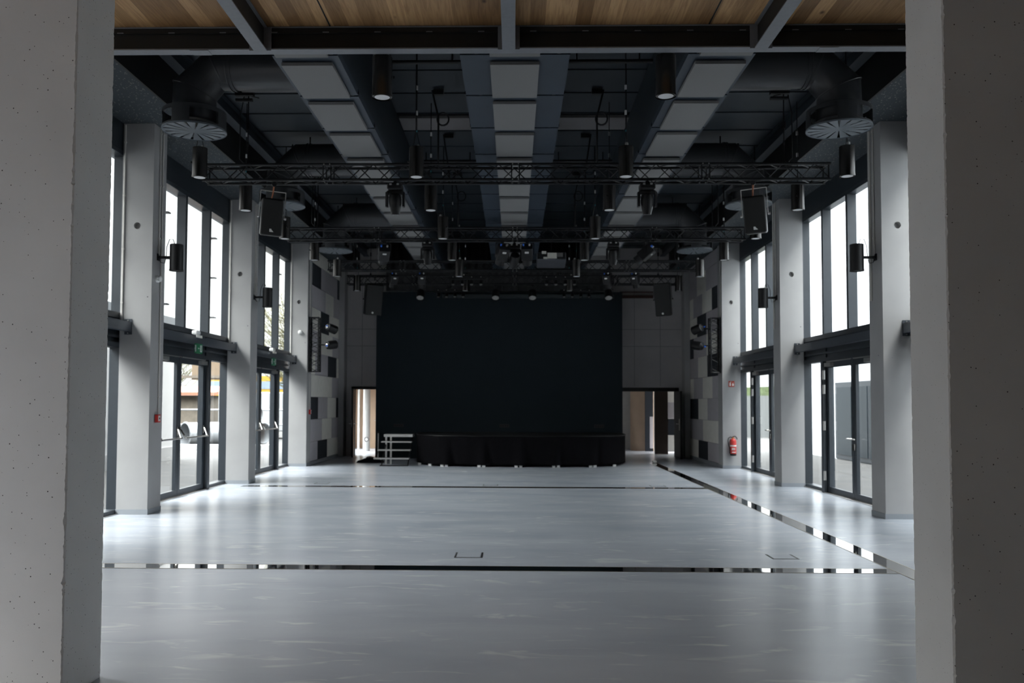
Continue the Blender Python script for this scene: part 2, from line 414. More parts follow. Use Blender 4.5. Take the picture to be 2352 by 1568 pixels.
# ------------------------------------------------------------------ side columns
def column(s, y0, label, zh=4.27, group='pale concrete columns along the side walls'):
    t = thing('concrete_column', label, 'column', (s*(XC+XO)/2, y0, 0), 0, group, kind='thing')
    hx = (XO - XC)/2; mb = MB()
    z0, z1 = zh - 0.2, zh + 0.2
    # sides, back, top, bottom and front with a round former hole
    mb.quad((-hx,0,0),(hx,0,0),(hx,0,z0),(-hx,0,z0)); mb.quad((-hx,0,z1),(hx,0,z1),(hx,0,ZS-.003),(-hx,0,ZS-.003))
    mb.quad((-hx,CT,0),(hx,CT,0),(hx,CT,ZS-.003),(-hx,CT,ZS-.003)); mb.quad((-hx,0,ZS-.003),(hx,0,ZS-.003),(hx,CT,ZS-.003),(-hx,CT,ZS-.003))
    for x in (-hx, hx): mb.quad((x,0,0),(x,CT,0),(x,CT,z0),(x,0,z0)).quad((x,0,z0),(x,CT,z0),(x,CT,z1),(x,0,z1)).quad((x,0,z1),(x,CT,z1),(x,CT,ZS-.003),(x,0,ZS-.003))
    n = 32; r = 0.05; ci = []; sq = []
    angs = sorted([2*PI*k/n for k in range(n)] + [math.atan2(a*0.2, b*hx) % (2*PI) for a in (-1,1) for b in (-1,1)])
    for a in angs:
        ca, sa = math.cos(a), math.sin(a); k = min(hx/abs(ca) if abs(ca) > 1e-6 else 9, 0.2/abs(sa) if abs(sa) > 1e-6 else 9)
        ci.append((r*ca, 0, zh + r*sa)); sq.append((k*ca, 0, zh + k*sa))
    m_ = len(angs)
    mb._add(ci + sq, [(i, (i+1)%m_, m_+(i+1)%m_, m_+i) for i in range(m_)])
    mb._add(ci + [(x, 0.07, z) for x, _, z in ci], [(i, (i+1)%m_, m_+(i+1)%m_, m_+i) for i in range(m_)] + [tuple(range(m_, 2*m_))])
    mb.build('shaft', M['concrete'], t)
    MB().box(-hx-0.008, hx+0.008, -0.008, CT+0.008, 0.0, 0.075).build('skirting', M['skirt'], t)
    return t
def pipe(t, x, y, z0, z1, r=0.011):
    mb = MB().tube([(x,y,z0),(x,y,z1)], r, 8)
    z = z0 + 0.25
    while z < z1: mb.box(x-0.016, x+0.016, y-0.014, y+0.014, z, z+0.02); z += 0.8
    return mb.build('conduit', M['cream'], t)
desc = {-1: ['pale concrete column with a red alarm button, first on the exit-sign side', 'pale concrete column between the two glazed bays with exit signs', 'pale concrete column beside the dark upright truss, exit-sign side'],
        1: ['pale concrete column behind the entrance pillar, extinguisher side', 'pale concrete column between the two glazed doors, extinguisher side', 'pale concrete column carrying the fire extinguisher']}
for s in (-1, 1):
    for i, y0 in enumerate(CY):
        t = column(s, y0, desc[s][i]); hx = (XO - XC)/2
        xi = -s*hx                              # inner face, local
        if s < 0:
            pipe(t, -hx + 0.035, -0.013, 2.86 if i < 9 else 0, 5.78, 0.013)
            pipe(t, xi + 0.014, 0.21, 3.86 if i < 2 else 3.9, 5.78)
            if i == 0: pipe(t, xi + 0.014, 0.30, 1.47, 5.78)
            if i == 1: pipe(t, xi + 0.014, 0.30, 3.9, 5.78)
            if i == 2: pipe(t, xi + 0.014, 0.26, 1.47, 2.40)
        else:
            if i < 2: pipe(t, xi - 0.014, 0.23, 3.86, 5.78)
            else: pipe(t, xi - 0.014, 0.12, 3.93, 5.78)
            if i < 2: pipe(t, xi - 0.014, 0.36, 3.2, 5.78, 0.02)

# ------------------------------------------------------------------ glazed bays
BAY = [(CY[0]-4.81+CT, CY[0]), (CY[0]+CT, CY[1]), (CY[1]+CT, CY[2])]
GX, GI, GO = 5.98, 5.84, 6.005       # glass plane, inner and outer face of the frames; the glazing runs on behind the columns
MOD = 1.205
def bay(s, y0, y1, n):
    def bx(mb, xa, xb, ya, yb, za, zb_): mb.box(s*xa, s*xb, ya, yb, za, zb_); return mb
    ye = y1 + 0.12; ys = ye - 4*MOD + 0.002
    mu = [ye - MOD*k for k in (1, 2, 3)]
    # upper window
    w = sroot('window_%d' % n); zt, zb_ = 5.33, 2.975
    mb = MB()
    bx(mb, GI, GO, ys, ye, 2.89, zb_); bx(mb, GI, GO, ys, ye, zt, 5.398)
    bx(mb, GI, GO, ye-0.045, ye, zb_, zt); bx(mb, GI, GO, ys, ys+0.045, zb_, zt)
    mb.build('window_frame', M['anth'], w)
    for ym in mu: bx(MB(), GI-0.004, GO-0.01, ym-0.045, ym+0.045, zb_+.001, zt-.001).build('mullion', M['anth'], w)
    ed = [ys+0.045] + sorted(mu) + [ye-0.045]
    for i, (a, b) in enumerate(zip(ed[:-1], ed[1:])):
        bx(MB(), GX-0.003, GX+0.003, a + (0.046 if i else 0.001), b - (0.046 if i < 3 else 0.001), zb_+.001, zt-.001).build('pane', M['glass'], w)
    mb = MB(); bx(mb, 5.90, GO, ys, ye, 2.53, 2.889); bx(mb, 5.86, 5.91, ys, ye, 2.60, 2.64); bx(mb, 5.87, 5.90, mu[0]-0.02, mu[0]+0.02, 2.53, 2.889)
    mb.build('transom_panel', M['anth'], w)
    if s < 0:
        mb = MB()
        for yy in (mu[1] - 0.40, ye - 0.45):
            mb.tube([(-6.16, yy, 2.9), (-6.16, yy, 5.38)], 0.008, 6)
            for z in (3.35, 4.15, 4.95): mb.box(-6.165, -GO, yy-0.006, yy+0.11, z-0.012, z+0.012)
        mb.build('blind_guide', M['anth'], w)
    # lower glazing: double door and side light
    d = sroot('door_%d' % n)
    yp = mu[0]                                                 # post between door and side light
    mb = MB(); bx(mb, GI, GO, ys, ye, 2.455, 2.528); bx(mb, GI, GO, ys, mu[2]+0.05, 0, 2.455); bx(mb, GI, GO, ye-0.07, ye, 0, 2.455)
    bx(mb, 5.80, GO, yp-0.06, yp+0.06, 0, 2.455); bx(mb, GI, GO, yp+0.06, ye-0.07, 0.0, 0.07)
    mb.build('door_frame', M['anth'], d)
    bx(MB(), GX-0.003, GX+0.003, yp+0.061, ye-0.071, 0.071, 2.454).build('side_pane', M['glass'], d)
    bx(MB(), 5.80, 6.0, y0+0.01, y1-0.01, 0.0, 0.012).build('threshold', M['silver'], d)
    ya_, yb_ = mu[2]+0.055, yp-0.065; ym = (ya_ + yb_)/2 - 0.12
    xa, xb = 5.87, 5.925
    for k, (a, b) in enumerate(((ya_, ym-0.004), (ym+0.004, yb_))):
        mb = MB(); st = 0.10
        bx(mb, xa, xb, a, a+st, 0.02, 2.445); bx(mb, xa, xb, b-st, b, 0.02, 2.445); bx(mb, xa, xb, a+st, b-st, 0.02, 0.12); bx(mb, xa, xb, a+st, b-st, 2.335, 2.445)
        lf = mb.build('door_leaf', M['anth'], d)
        bx(MB(), 5.914, 5.920, a+st, b-st, 0.12, 2.335).build('leaf_glass', M['glass'], lf)
        if s < 0:                                               # push bar with its two slanted arms
            mb = MB(); xq = -5.775
            mb.tube([(xq, a+0.10, 1.02), (xq, b-0.05, 1.02)], 0.016, 10)
            for yy, dy in ((a+0.05, 0.10), (b-0.05, -0.10)):
                mb.tube([(-5.865, yy, 1.17), (-5.845, yy, 1.165), (xq, yy+dy*0.5, 1.02)], 0.016, 8)
                mb.box(-5.88, -5.855, yy-0.02, yy+0.02, 1.07, 1.21)
            mb.build('push_bar', M['chrome'], lf)
        else:
            mb = MB()
            hy = a + 0.04 if k else b - 0.04
            mb.tube([(5.868, hy, 1.05), (5.805, hy, 1.05), (5.802, hy + (0.14 if k else -0.14), 1.05)], 0.012, 8)
            mb.box(5.85, 5.87, hy-0.015, hy+0.015, 0.86, 0.97)
            mb.build('lever_handle', M['chrome'], lf)
            if k:
                for z in (0.32, 1.25, 1.93, 2.20):
                    MB().box(5.79, 5.84, b-0.005, b+0.006, z-0.085, z+0.085).tube([(5.80, b-0.012, z-0.085), (5.80, b-0.012, z+0.085)], 0.016, 8).build('hinge', M['silver'], lf)
        mb = MB(); bx(mb, 5.805, 5.87, (b-0.36) if k else a+0.1, (b-0.04) if k else a+0.42, 2.35, 2.42)
        bx(mb, 5.825, 5.845, a+0.02, b-0.1, 2.432, 2.45)
        mb.build('door_closer', M['silver'], lf)
    return d
for i, (a, b) in enumerate(BAY):
    for s in (-1, 1): bay(s, a, b, i*2 + (1 if s < 0 else 2))

# steel rails across the bays, bolted to the columns
names = {-1: ['dark steel cross rail in front of the nearest glazing, exit-sign side', 'dark steel cross rail above the first exit sign', 'dark steel cross rail above the second exit sign'],
         1: ['dark steel cross rail half hidden by the entrance pillar, extinguisher side', 'dark steel cross rail above the double door with lever handles', 'dark steel cross rail above the door beside the extinguisher']}
for s in (-1, 1):
    for i, (a, b) in enumerate(BAY):
        t = thing('cross_rail', names[s][i], 'rail', (s*5.70, (a+b)/2, 2.76), 0, 'steel cross rails of the glazed bays')
        L_ = (b-a)/2 - 0.006
        # set in front of the columns' outer half, between end plates
        MB().box(-0.05, 0.05, -L_+0.012, L_-0.012, -0.07, 0.07).build('rail_tube', M['rail'], t)
        for e in (-1, 1):
            ep = MB().box(-0.055, 0.055, e*L_, e*(L_-0.012), -0.115, 0.115)
            ep = ep.build('end_plate', M['rail'], t)
            for zz in (-0.093, 0.093): MB().lathe([(0.011, 0), (0.011, 0.012)], 6, TR(0, e*(L_-0.012), zz) @ RX(e*PI/2), False).build('bolt', M['silver'], ep)

# ------------------------------------------------------------------ entrance steelwork
def ibeam(mb, axis, p0, p1, h, w, tf, tw, zt):
    # p0, p1 along the axis, centre line c in the other one given as p0[1]
    (a0, c), a1 = p0, p1
    zb_ = zt - h
    def bx(c0, c1, z0, z1):
        if axis == 'x': mb.box(a0, a1, c + c0, c + c1, z0, z1)
        else: mb.box(c + c0, c + c1, a0, a1, z0, z1)
    bx(-w/2, w/2, zb_, zb_ + tf); bx(-w/2, w/2, zt - tf, zt); bx(-tw/2, tw/2, zb_ + tf, zt - tf)
    return mb
mb = ibeam(MB(), "x", (-5.74, YBEAM + 0.06), 5.74, 0.225, 0.12, 0.012, 0.008, 5.275)
for x in (-3.05, 3.0): mb.box(x-0.09, x+0.09, YBEAM + 0.002, YBEAM + 0.118, 5.044, 5.05)
b_ = thing('steel_beam', None, None)
mb.build('beam_profile', M['anth_steel'], b_)
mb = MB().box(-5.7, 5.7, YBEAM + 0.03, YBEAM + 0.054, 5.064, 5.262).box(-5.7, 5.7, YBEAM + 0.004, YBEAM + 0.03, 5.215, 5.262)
mb.build('web_shade_plate', M['black'], b_)  # black plate added for the shade on the web, with the track profile
for k in range(16): MB().box(-3.85 + 0.5*k, -3.79 + 0.5*k, YBEAM - 0.001, YBEAM + 0.004, 5.214, 5.222).build('clip', M['anth_steel'], b_)
tag(b_, 'long dark steel beam with a pale lower flange crossing above the entrance', 'beam', None, 'thing')
for x, lb in ((-2.45, 'dark steel joist under the timber ceiling, on the exit-sign side'), (-0.055, 'dark steel joist running along the middle of the timber ceiling'), (2.35, 'dark steel joist under the timber ceiling, on the extinguisher side')):
    t = thing('steel_joist', lb, 'joist', (x, 2.5, 5.035), 0, 'joists under the timber ceiling')
    ibeam(MB(), 'y', (-5.4, 0), YBEAM - 2.5 - 0.012, 0.238, 0.125, 0.012, 0.008, 0.238).build('joist_profile', M['anth_steel'], t)
    for e in (-1, 1): MB().box(e*0.012, e*0.034, -5.3, YBEAM - 2.5 - 0.016, 0.014, 0.222).build('web_shade_plate', M['black'], t)  # added black plates give the joist webs their shade by colour
    MB().box(-0.105, 0.105, YBEAM - 2.5 - 0.011, YBEAM - 2.5 - 0.002, 0.0, 0.235).build('mounting_plate', M['anth_steel'], t)
for s in (-1, 1):
    o = ibeam(MB(), 'y', (8.4, s*4.63), YB - 0.02, 0.24, 0.16, 0.014, 0.008, ZC - 0.024).build('steel_beam', M['anth'])
    tag(o, 'dark steel beam running lengthwise under the hall ceiling, ' + SIDE[s], 'beam', 'lengthwise beams of the hall', 'thing')

# ------------------------------------------------------------------ ceiling strips
Y0S, DYS, NP = 9.287, 1.262, 12
STR = {-1: (-2.675, -1.945, -2.61, -2.035), 0: (-0.60, 0.61, -0.27, 0.277), 1: (1.90, 2.63, 2.005, 2.565)}
strip = {-1: 'ceiling strip on the exit-sign side', 0: 'middle ceiling strip', 1: 'ceiling strip on the extinguisher side'}
for s in (-1, 0, 1):
    x0, x1, a, b = STR[s]
    o = MB().box(x0 + 0.02, x1 - 0.02, 8.4, 25.4, 5.56, ZC - 0.024).build('air_casing', M['navy'])
    tag(o, 'long dark box casing behind the ' + strip[s], 'casing', 'casings under the hall ceiling')
    proto = None
    for k in range(-1, NP):
        lb = 'dark panel with a grey square, %s from the entrance in the %s' % (ORD[k+1], strip[s])
        loc = ((x0+x1)/2, Y0S + DYS*k, 5.465)
        if proto is None:
            t = thing('ceiling_panel', lb, 'panel', loc, 0, 'panels of the ' + strip[s]); w = (x1-x0)/2; L_ = DYS - 0.045
            ia, ib = a - loc[0], b - loc[0]; ya, yb = 0.20, 1.235
            ya, yb = 0.15, 1.19
            MB().box(-w, w, 0, L_, 0, 0.09).build('tray', M['navy_strip'], t)
            MB().box(ia+0.015, ib-0.015, ya+0.015, yb-0.015, -0.012, 0).build('spacer', M['black'], t)
            MB().box(ia, ib, ya, yb, -0.05, -0.012).build('inset', M['inset'], t)   # absorber slab hung just below the tray
            mb = MB().box(-w-0.012, w+0.012, L_ + 0.004, L_ + 0.034, 0.012, 0.05)
            for q in (-0.7, -0.2, 0.3, 0.8): mb.box(w*q-0.02, w*q+0.02, L_ - 0.012, L_ + 0.045, 0.008, 0.02)
            mb.build('joint_rail', M['black_metal'], t)
            proto = t
        else: dup(proto, loc, lb)
for s in (-1, 1):
    for k in range(3):
        o = MB().box(s*2.9, s*4.2, 12.52 + 4.85*k, 13.02 + 4.85*k, ZC - 0.07, ZC - 0.024).build('ceiling_board', M['slab'])
        tag(o, '%s pale grey board on the hall ceiling beside the round ducts, %s' % (ORD[k], SIDE[s]), 'panel', 'grey boards on the hall ceiling')
    o = MB().box(s*0.72 - 0.04, s*1.94, 14.25, 14.88, ZC - 0.07, ZC - 0.024).build('ceiling_board', M['slab'])
    tag(o, 'pale grey board on the hall ceiling next to the middle strip, ' + SIDE[s], 'panel', 'grey boards on the hall ceiling')
    for k in range(2):
        yy = 11.55 + 4.83*k
        o = MB().tube([(s*0.66, yy, ZC-0.2), (s*1.88, yy, ZC-0.2)], 0.028, 10)
        for x in (0.85, 1.7): o.tube([(s*x, yy, ZC-0.2), (s*x, yy, ZC-0.024)], 0.012, 6)
        tag(o.build('ceiling_pipe', M['black']), '%s black pipe crossing between two ceiling strips, %s' % (ORD[k], SIDE[s]), 'pipe', 'black pipes under the hall ceiling')

# ------------------------------------------------------------------ round ducts with diffusers
def duct(s):
    t = thing('air_duct', '', 'duct', (s*4.215, 0, 5.216))
    rd, rp = 0.29, 0.405
    # centre line: up, bend in segments, then level towards the casing
    zc = 0.84; xe = -s*1.54; R = 0.31
    pts = [(0, 0, 0.10), (0, 0, zc - R)]
    pts += [(-s*R, 0, zc), (xe, 0, zc)]
    MB().tube(pts, rd, 32).build('pipe', M['duct'], t)
    for i, (x, z, ang) in enumerate(((0, 0.30, 0), (0, zc-R, -s*PI/8), (-s*R, zc, -s*PI*3/8))):
        T = TR(x, 0, z) @ RY(ang)
        MB().lathe([(rd+0.003, -0.012), (rd+0.012, -0.008), (rd+0.012, 0.008), (rd+0.003, 0.012)], 32, T, True, True).build('collar', M['duct'], t)
    mb = MB()
    for dx in (0, 0.05): mb.lathe([(rd+0.002, dx), (rd+0.012, dx), (rd+0.012, dx+0.02), (rd+0.002, dx+0.02)], 32, TR(-s*(R+0.16), 0, zc) @ RY(PI/2), True, True)
    mb.tube([(-s*(R+0.19), 0, zc+rd), (-s*(R+0.19), 0, 1.26)], 0.015, 6)
    mb.build('hanger_strap', M['duct'], t)
    # open skirt: ring with windows
    n = 64; vs = []; fs = []
    zz = [0.0, 0.035, 0.20, 0.25]
    for r in (rp, rp-0.012):
        for z in zz:
            for k in range(n): vs.append((r*math.cos(2*PI*k/n), r*math.sin(2*PI*k/n), z))
    for k in range(n):
        k2 = (k+1) % n
        for j in range(3):
            if j == 1 and (k % 16) in (2,3,4,5,6,7,8,9,10,11): continue
            for q in (0, 4*n): fs.append((q+j*n+k, q+j*n+k2, q+(j+1)*n+k2, q+(j+1)*n+k))
        fs.append((3*n+k, 3*n+k2, 4*n+3*n+k2, 4*n+3*n+k))
    MB()._add(vs, fs, True).build('skirt_ring', M['duct'], t)
    # twist diffuser: disc with radial slots
    m_ = 64; vs = [(0, 0, 0)]; fs = []
    rr = [0.04, 0.07, 0.385, 0.41]
    for r in rr:
        for k in range(m_): vs.append((r*math.cos(2*PI*k/m_), r*math.sin(2*PI*k/m_), 0))
    for k in range(m_):
        k2 = (k+1) % m_; fs.append((0, 1+k2, 1+k))
        for j in range(3):
            if j == 1 and k % 4 == 0: continue
            fs.append((1+j*m_+k, 1+j*m_+k2, 1+(j+1)*m_+k2, 1+(j+1)*m_+k))
    dm = MB()._add(vs, fs); dm._add([(x, y, 0.006) for x, y, z in vs], fs)
    dm.lathe([(0.41, -0.006), (0.41, 0.012), (0.398, 0.012), (0.398, -0.006)], 48, None, True, True)
    dp = dm.build('diffuser_plate', M['diff'], t)
    vb = MB()
    for k in range(16):
        vb.box(0.10, 0.385, -0.012, 0.014, 0.045, 0.049, RZ(2*PI*(k*4+0.5)/m_) @ TR(0, 0.004, 0) @ RX(0.5))
    vb.build('vane', M['black'], dp)
    return t
for s in (-1, 1):
    t = duct(s)
    for k, yy in enumerate((11.12, 15.42, 20.05)):
        lb = '%s round air duct with a slotted diffuser from the entrance, %s' % (ORD[k], SIDE[s])
        if k == 0: t.location.y = yy; t['label'] = lb; t['group'] = 'round air ducts over the hall'
        else: dup(t, (t.location.x, yy, 5.216), lb)

# ------------------------------------------------------------------ lighting trusses
XT, CH = 4.78, 0.235
def truss(name, label, y, z, half, group='lighting trusses across the hall'):
    t = thing(name, label, 'truss', (0.0, y, z), 0, group)
    for dy in (0, CH):
        for dz in (0, CH): MB().tube([(-half, dy, dz), (half, dy, dz)], 0.022, 10).build('chord', M['truss'], t)
    mb = MB(); p = 0.47; n = int(2*half/p); p = 2*half/n
    for k in range(n):
        xa = -half + k*p
        for dy in (0, CH):
            mb.tube([(xa, dy, CH if dy else 0), (xa+p/2, dy, 0 if dy else CH)], 0.009, 6).tube([(xa+p/2, dy, 0 if dy else CH), (xa+p, dy, CH if dy else 0)], 0.009, 6)
        for dz in (0, CH):
            mb.tube([(xa, 0, dz), (xa+p/2, CH, dz)], 0.009, 6).tube([(xa+p/2, CH, dz), (xa+p, 0, dz)], 0.009, 6)
    mb.build('lattice', M['truss'], t)
    for xj in (-2.86, 0.02, 2.9, -half+0.03, half-0.03):
        mb = MB()
        for dx in (-0.06, 0.06) if abs(xj) < half-0.1 else (0,):
            for dy in (0, CH): mb.tube([(xj+dx, dy, 0), (xj+dx, dy, CH)], 0.012, 6)
            for dz in (0, CH): mb.tube([(xj+dx, 0, dz), (xj+dx, CH, dz)], 0.012, 6)
        c = mb.build('joint_frame', M['truss'], t)
        if abs(xj) < half-0.1:
            mb = MB()
            for dy in (0, CH):
                for dz in (0, CH):
                    for dx in (-0.045, 0.045): mb.lathe([(0.009, -0.03), (0.009, 0.03)], 8, TR(xj+dx, dy, dz) @ RX(PI/2), False)
            mb.build('coupling_pin', M['silver'], c)
    return t
TY = [12.96, 17.72, 21.85, 24.42]
tl = ['black lighting truss nearest the entrance, with two large moving heads under it', 'black lighting truss second from the entrance, with a cluster of lights at its middle',
      'black lighting truss third from the entrance, carrying the projector', 'black lighting truss over the stage front, carrying the two biggest speakers']
for y, lb in zip(TY, tl): truss('lighting_truss', lb, y, 5.05, XT, )
# hoist chains
for i, y in enumerate(TY):
    for s in (-1, 1):
        x = s*4.12
        t = thing('hoist_chain', 'hanging chain of the %s lighting truss from the entrance, %s' % (ORD[i], SIDE[s]), 'chain', (x, y + CH/2, 5.31), 0, 'chains the trusses hang from')
        mb = MB().tube([(0,0,0.05),(0,0,1.166)], 0.009, 6)
        mb.box(-0.02, 0.02, -0.02, 0.02, 0.55, 0.66); mb.box(-0.014, 0.014, -0.014, 0.014, 0.3, 0.36)
        mb.build('chain', M['black_metal'], t)
        MB().lathe([(0.02, 0.0), (0.03, 0.03), (0.012, 0.06)], 10).box(-0.05, 0.05, -0.03, 0.03, -0.004, 0.006).build('shackle', M['black_metal'], t)
        mb = MB().tube([(-0.2, 0, 1.02), (0.06, 0, 1.02)], 0.03, 8).box(-0.2, 0.08, -0.05, 0.05, 1.08, 1.166)
        mb.build('roof_bracket', M['black_metal'], t)
        if i < 2:
            pts = [(s*-0.16, 0, 1.05)] + [(s*(-0.02 + 0.10*math.sin(a)), 0.02, 1.05 + 0.06*math.sin(2*a)) for a in (0.6, 1.2)] + [(s*0.13, 0.02, 0.8), (s*0.13, 0.02, 0.1), (s*0.05, 0.02, 0.02)]
            MB().tube(pts, 0.009, 6).build('power_lead', M['black'], t)
# cable drops with a coil
for s in (-1, 1):
    for k, (y, zc) in enumerate(((TY[0]+0.12, 6.05), (TY[0] + 2.3, 5.86), (TY[1]+0.1, 6.0))):
        t = thing('cable_drop', 'black cable with a spare coil dropping from the ceiling, %s from the entrance, %s' % (ORD[k], SIDE[s]), 'cable', (s*1.22 + 0.05, y, 0), 0, 'black cables dropping to the trusses')
        zlow = 5.33 if k != 1 else 5.55
        MB().tube([(0.10*s, 0, 6.47), (0.03*s, 0, zc+0.12), (0, 0, zc), (0, 0, zlow)], 0.016, 6).build('cable', M['black'], t)
        MB().tube([(0.09*math.cos(a*0.45) + 0.07, 0.01*math.sin(a), zc - 0.03 + 0.1*math.sin(a*0.45)) for a in range(0, 29)], 0.013, 6).build('coil', M['black'], t)
        MB().box(-0.08, 0.08, -0.04, 0.04, 6.40, 6.476).build('ceiling_hook', M['black_metal'], t)

# ------------------------------------------------------------------ pendant lights
ZP = 4.738
def pendant():
    t = thing('pendant_light', '', 'pendant light', (0, 0, ZP), 0, 'black cylinder pendants of the hall')
    MB().lathe([(0.100, 0.0), (0.100, 0.40), (0.094, 0.406), (0.02, 0.408)], 32).build('housing', M['lamp_body'], t)
    MB().lathe([(0.104, -0.008), (0.104, 0.016), (0.088, 0.016), (0.080, -0.008)], 32, None, True, True).build('bezel', M['lamp_body'], t)
    MB().lathe([(0.078, -0.004), (0.0, -0.003)], 24, None, True, True).build('lamp_lens', M['lens'], t)
    MB().lathe([(0.014, 0), (0.014, 0.018)], 10, TR(0.10, -0.03, 0.2) @ RY(PI/2), False).build('side_knob', M['black_metal'], t)
    mb = MB(); top = ZC - 0.024 - ZP
    for s in (-1, 1): mb.tube([(s*0.055, 0, 0.40), (0, 0, 0.62)], 0.004, 5)
    mb.tube([(0, 0, 0.62), (0, 0, top)], 0.005, 5)
    mb.build('wire', M['black_metal'], t)
    MB().tube([(0.04, 0, 0.44), (0.03, 0, 0.55), (0.012, 0, 0.64), (0.012, 0, top)], 0.007, 6).build('flex', M['black'], t)
    MB().lathe([(0.022, 0.405), (0.022, 0.445), (0.01, 0.455)], 10, TR(-0.035, -0.03, 0)).build('cable_gland', M['silver'], t)
    MB().lathe([(0.008, 0.615), (0.008, 0.64)], 8).build('crimp', M['teal'], t)
    for z in (0.85, 1.2): MB().box(-0.012, 0.012, -0.012, 0.012, z, z+0.06).build('cable_tag', M['white'], t)
    return t
PR = [8.55, 11.62, 13.65, 16.03, 18.45, 20.85, 23.52]
p0 = pendant(); first = True
for i, y in enumerate(PR):
    for s in (-1, 1):
        for xo, row in ((1.428, 'inner'), (4.415, 'outer')):
            if row == 'outer' and i == 0: continue
            lb = 'black cylinder pendant, %s from the entrance in the %s row, %s' % (ORD[i - (row == 'outer')], row, SIDE[s])
            loc = (0.092 + s*xo, y, ZP)
            rz = {0: 0.0, 1: 2.6}[(i + (s > 0)) % 2] + i
            if first: p0.location = loc; p0['label'] = lb; p0.rotation_euler = (0, 0, 0.3); first = False
            else: dup(p0, loc, lb, rz)

# wall mounted cylinders on the columns
def wall_lamp(s):
    t = thing('wall_spotlight', '', 'wall light', (s*5.09, 0, 3.63), 0, 'black cylinder spotlights on the columns')
    MB().lathe([(0.098, 0.0), (0.098, 0.39), (0.09, 0.396), (0.02, 0.398)], 32).build('housing', M['black_metal'], t)
    MB().lathe([(0.102, -0.006), (0.102, 0.014), (0.086, 0.014), (0.080, -0.006)], 32, None, True, True).build('bezel', M['black_metal'], t)
    MB().lathe([(0.08, 0.012), (0.0, 0.013)], 24, None, True, True).build('lamp_lens', M['dull_lens'], t)
    xw = s*(XC - 5.09) - s*0.004
    mb = MB().box(min(0, s*0.09), max(0, s*0.09), -0.02, 0.02, 0.18, 0.22)
    mb = MB().tube([(s*0.09, 0, 0.20), (xw, 0, 0.20)], 0.022, 10).box(xw - s*0.012, xw, -0.05, 0.05, 0.15, 0.25)
    mb.build('arm', M['black_metal'], t)
    pts = [(0.03*s, 0, 0.40), (0.05*s, -0.01, 0.47), (0.10*s, -0.02, 0.47), (0.14*s, -0.02, 0.36), (0.15*s, -0.02, 0.2), (0.17*s, -0.02, 0.11), (0.23*s, -0.02, 0.12), (0.26*s, -0.01, 0.2)]
    MB().tube(pts, 0.006, 6).build('flex', M['black'], t)
    return t
wl = {-1: ['black cylinder spotlight on a side arm of the column with the red alarm button', 'black cylinder spotlight on a side arm of the column between the exit signs'],
      1: ['black cylinder spotlight on the column behind the entrance pillar', 'black cylinder spotlight on the column between the glazed doors']}
for s in (-1, 1):
    t = wall_lamp(s); t.location.y = CY[0] + 0.21; t['label'] = wl[s][0]
    dup(t, (t.location.x, CY[1] + 0.21, 3.62), wl[s][1])

# ------------------------------------------------------------------ stage lights
def clamp(mb, z0, z1):
    mb.tube([(0, 0, z0), (0, 0, z1-0.03)], 0.012, 8); mb.lathe([(0.034, -0.025), (0.034, 0.025)], 14, TR(0, 0, z1-0.036) @ RX(PI/2), False)
    return mb
def moving_head(loc, label, tilt=0.0, pan=0.0, k=1.0, group='moving head lights'):
    t = thing('moving_head_light', label, 'stage light', loc, 0, group)      # origin on the chord it hangs from
    clamp(MB(), -0.05, 0.0).build('clamp', M['black_metal'], t)
    MB().cbox(-0.115*k, 0.115*k, -0.10*k, 0.10*k, -0.15, -0.05, 0.02).build('base_box', M['black_metal'], t)
    mb = MB()
    for x in (-0.06, 0.05): mb.box(x-0.018, x+0.018, -0.106*k, -0.099*k, -0.085, -0.06)
    mb.build('socket', M['silver'], t)
    yk = MB(); T = RZ(pan)
    yk.cbox(-0.13*k, 0.13*k, -0.055, 0.055, -0.215, -0.152, 0.015, T)
    for s in (-1, 1): yk.prism([(s*0.112*k, -0.055), (s*0.145*k, -0.045), (s*0.145*k, 0.045), (s*0.112*k, 0.055)], -0.40*k, -0.18, T)
    yk.build('yoke', M['black_metal'], t)
    H = RZ(pan) @ TR(0, 0, -0.33*k) @ RX(tilt)
    hd = MB().lathe([(0.055*k, 0.13*k), (0.085*k, 0.11*k), (0.098*k, 0.05*k), (0.098*k, -0.01*k), (0.085*k, -0.09*k), (0.066*k, -0.165*k), (0.062*k, -0.185*k), (0.05*k, -0.185*k)], 24, H).build('head', M['black_metal'], t)
    MB().lathe([(0.049*k, -0.186*k), (0.0, -0.18*k)], 20, H, True, True).build('front_lens', M['dull_lens'], hd)
    return t
moving_head((-1.81, TY[0], 5.028), 'large moving head under the first truss, exit-sign side', 0.12)
moving_head((2.015, TY[0], 5.028), 'large moving head under the first truss, extinguisher side', 0.12)
moving_head((-1.79, TY[1], 5.028), 'moving head under the second truss, exit-sign side', 0.15)
moving_head((2.05, TY[1], 5.028), 'moving head under the second truss, extinguisher side', 0.15)
moving_head((0.01, TY[1]+CH, 5.028), 'moving head between two spotlights at the middle of the second truss', 0.9, 0.2, 1.1)

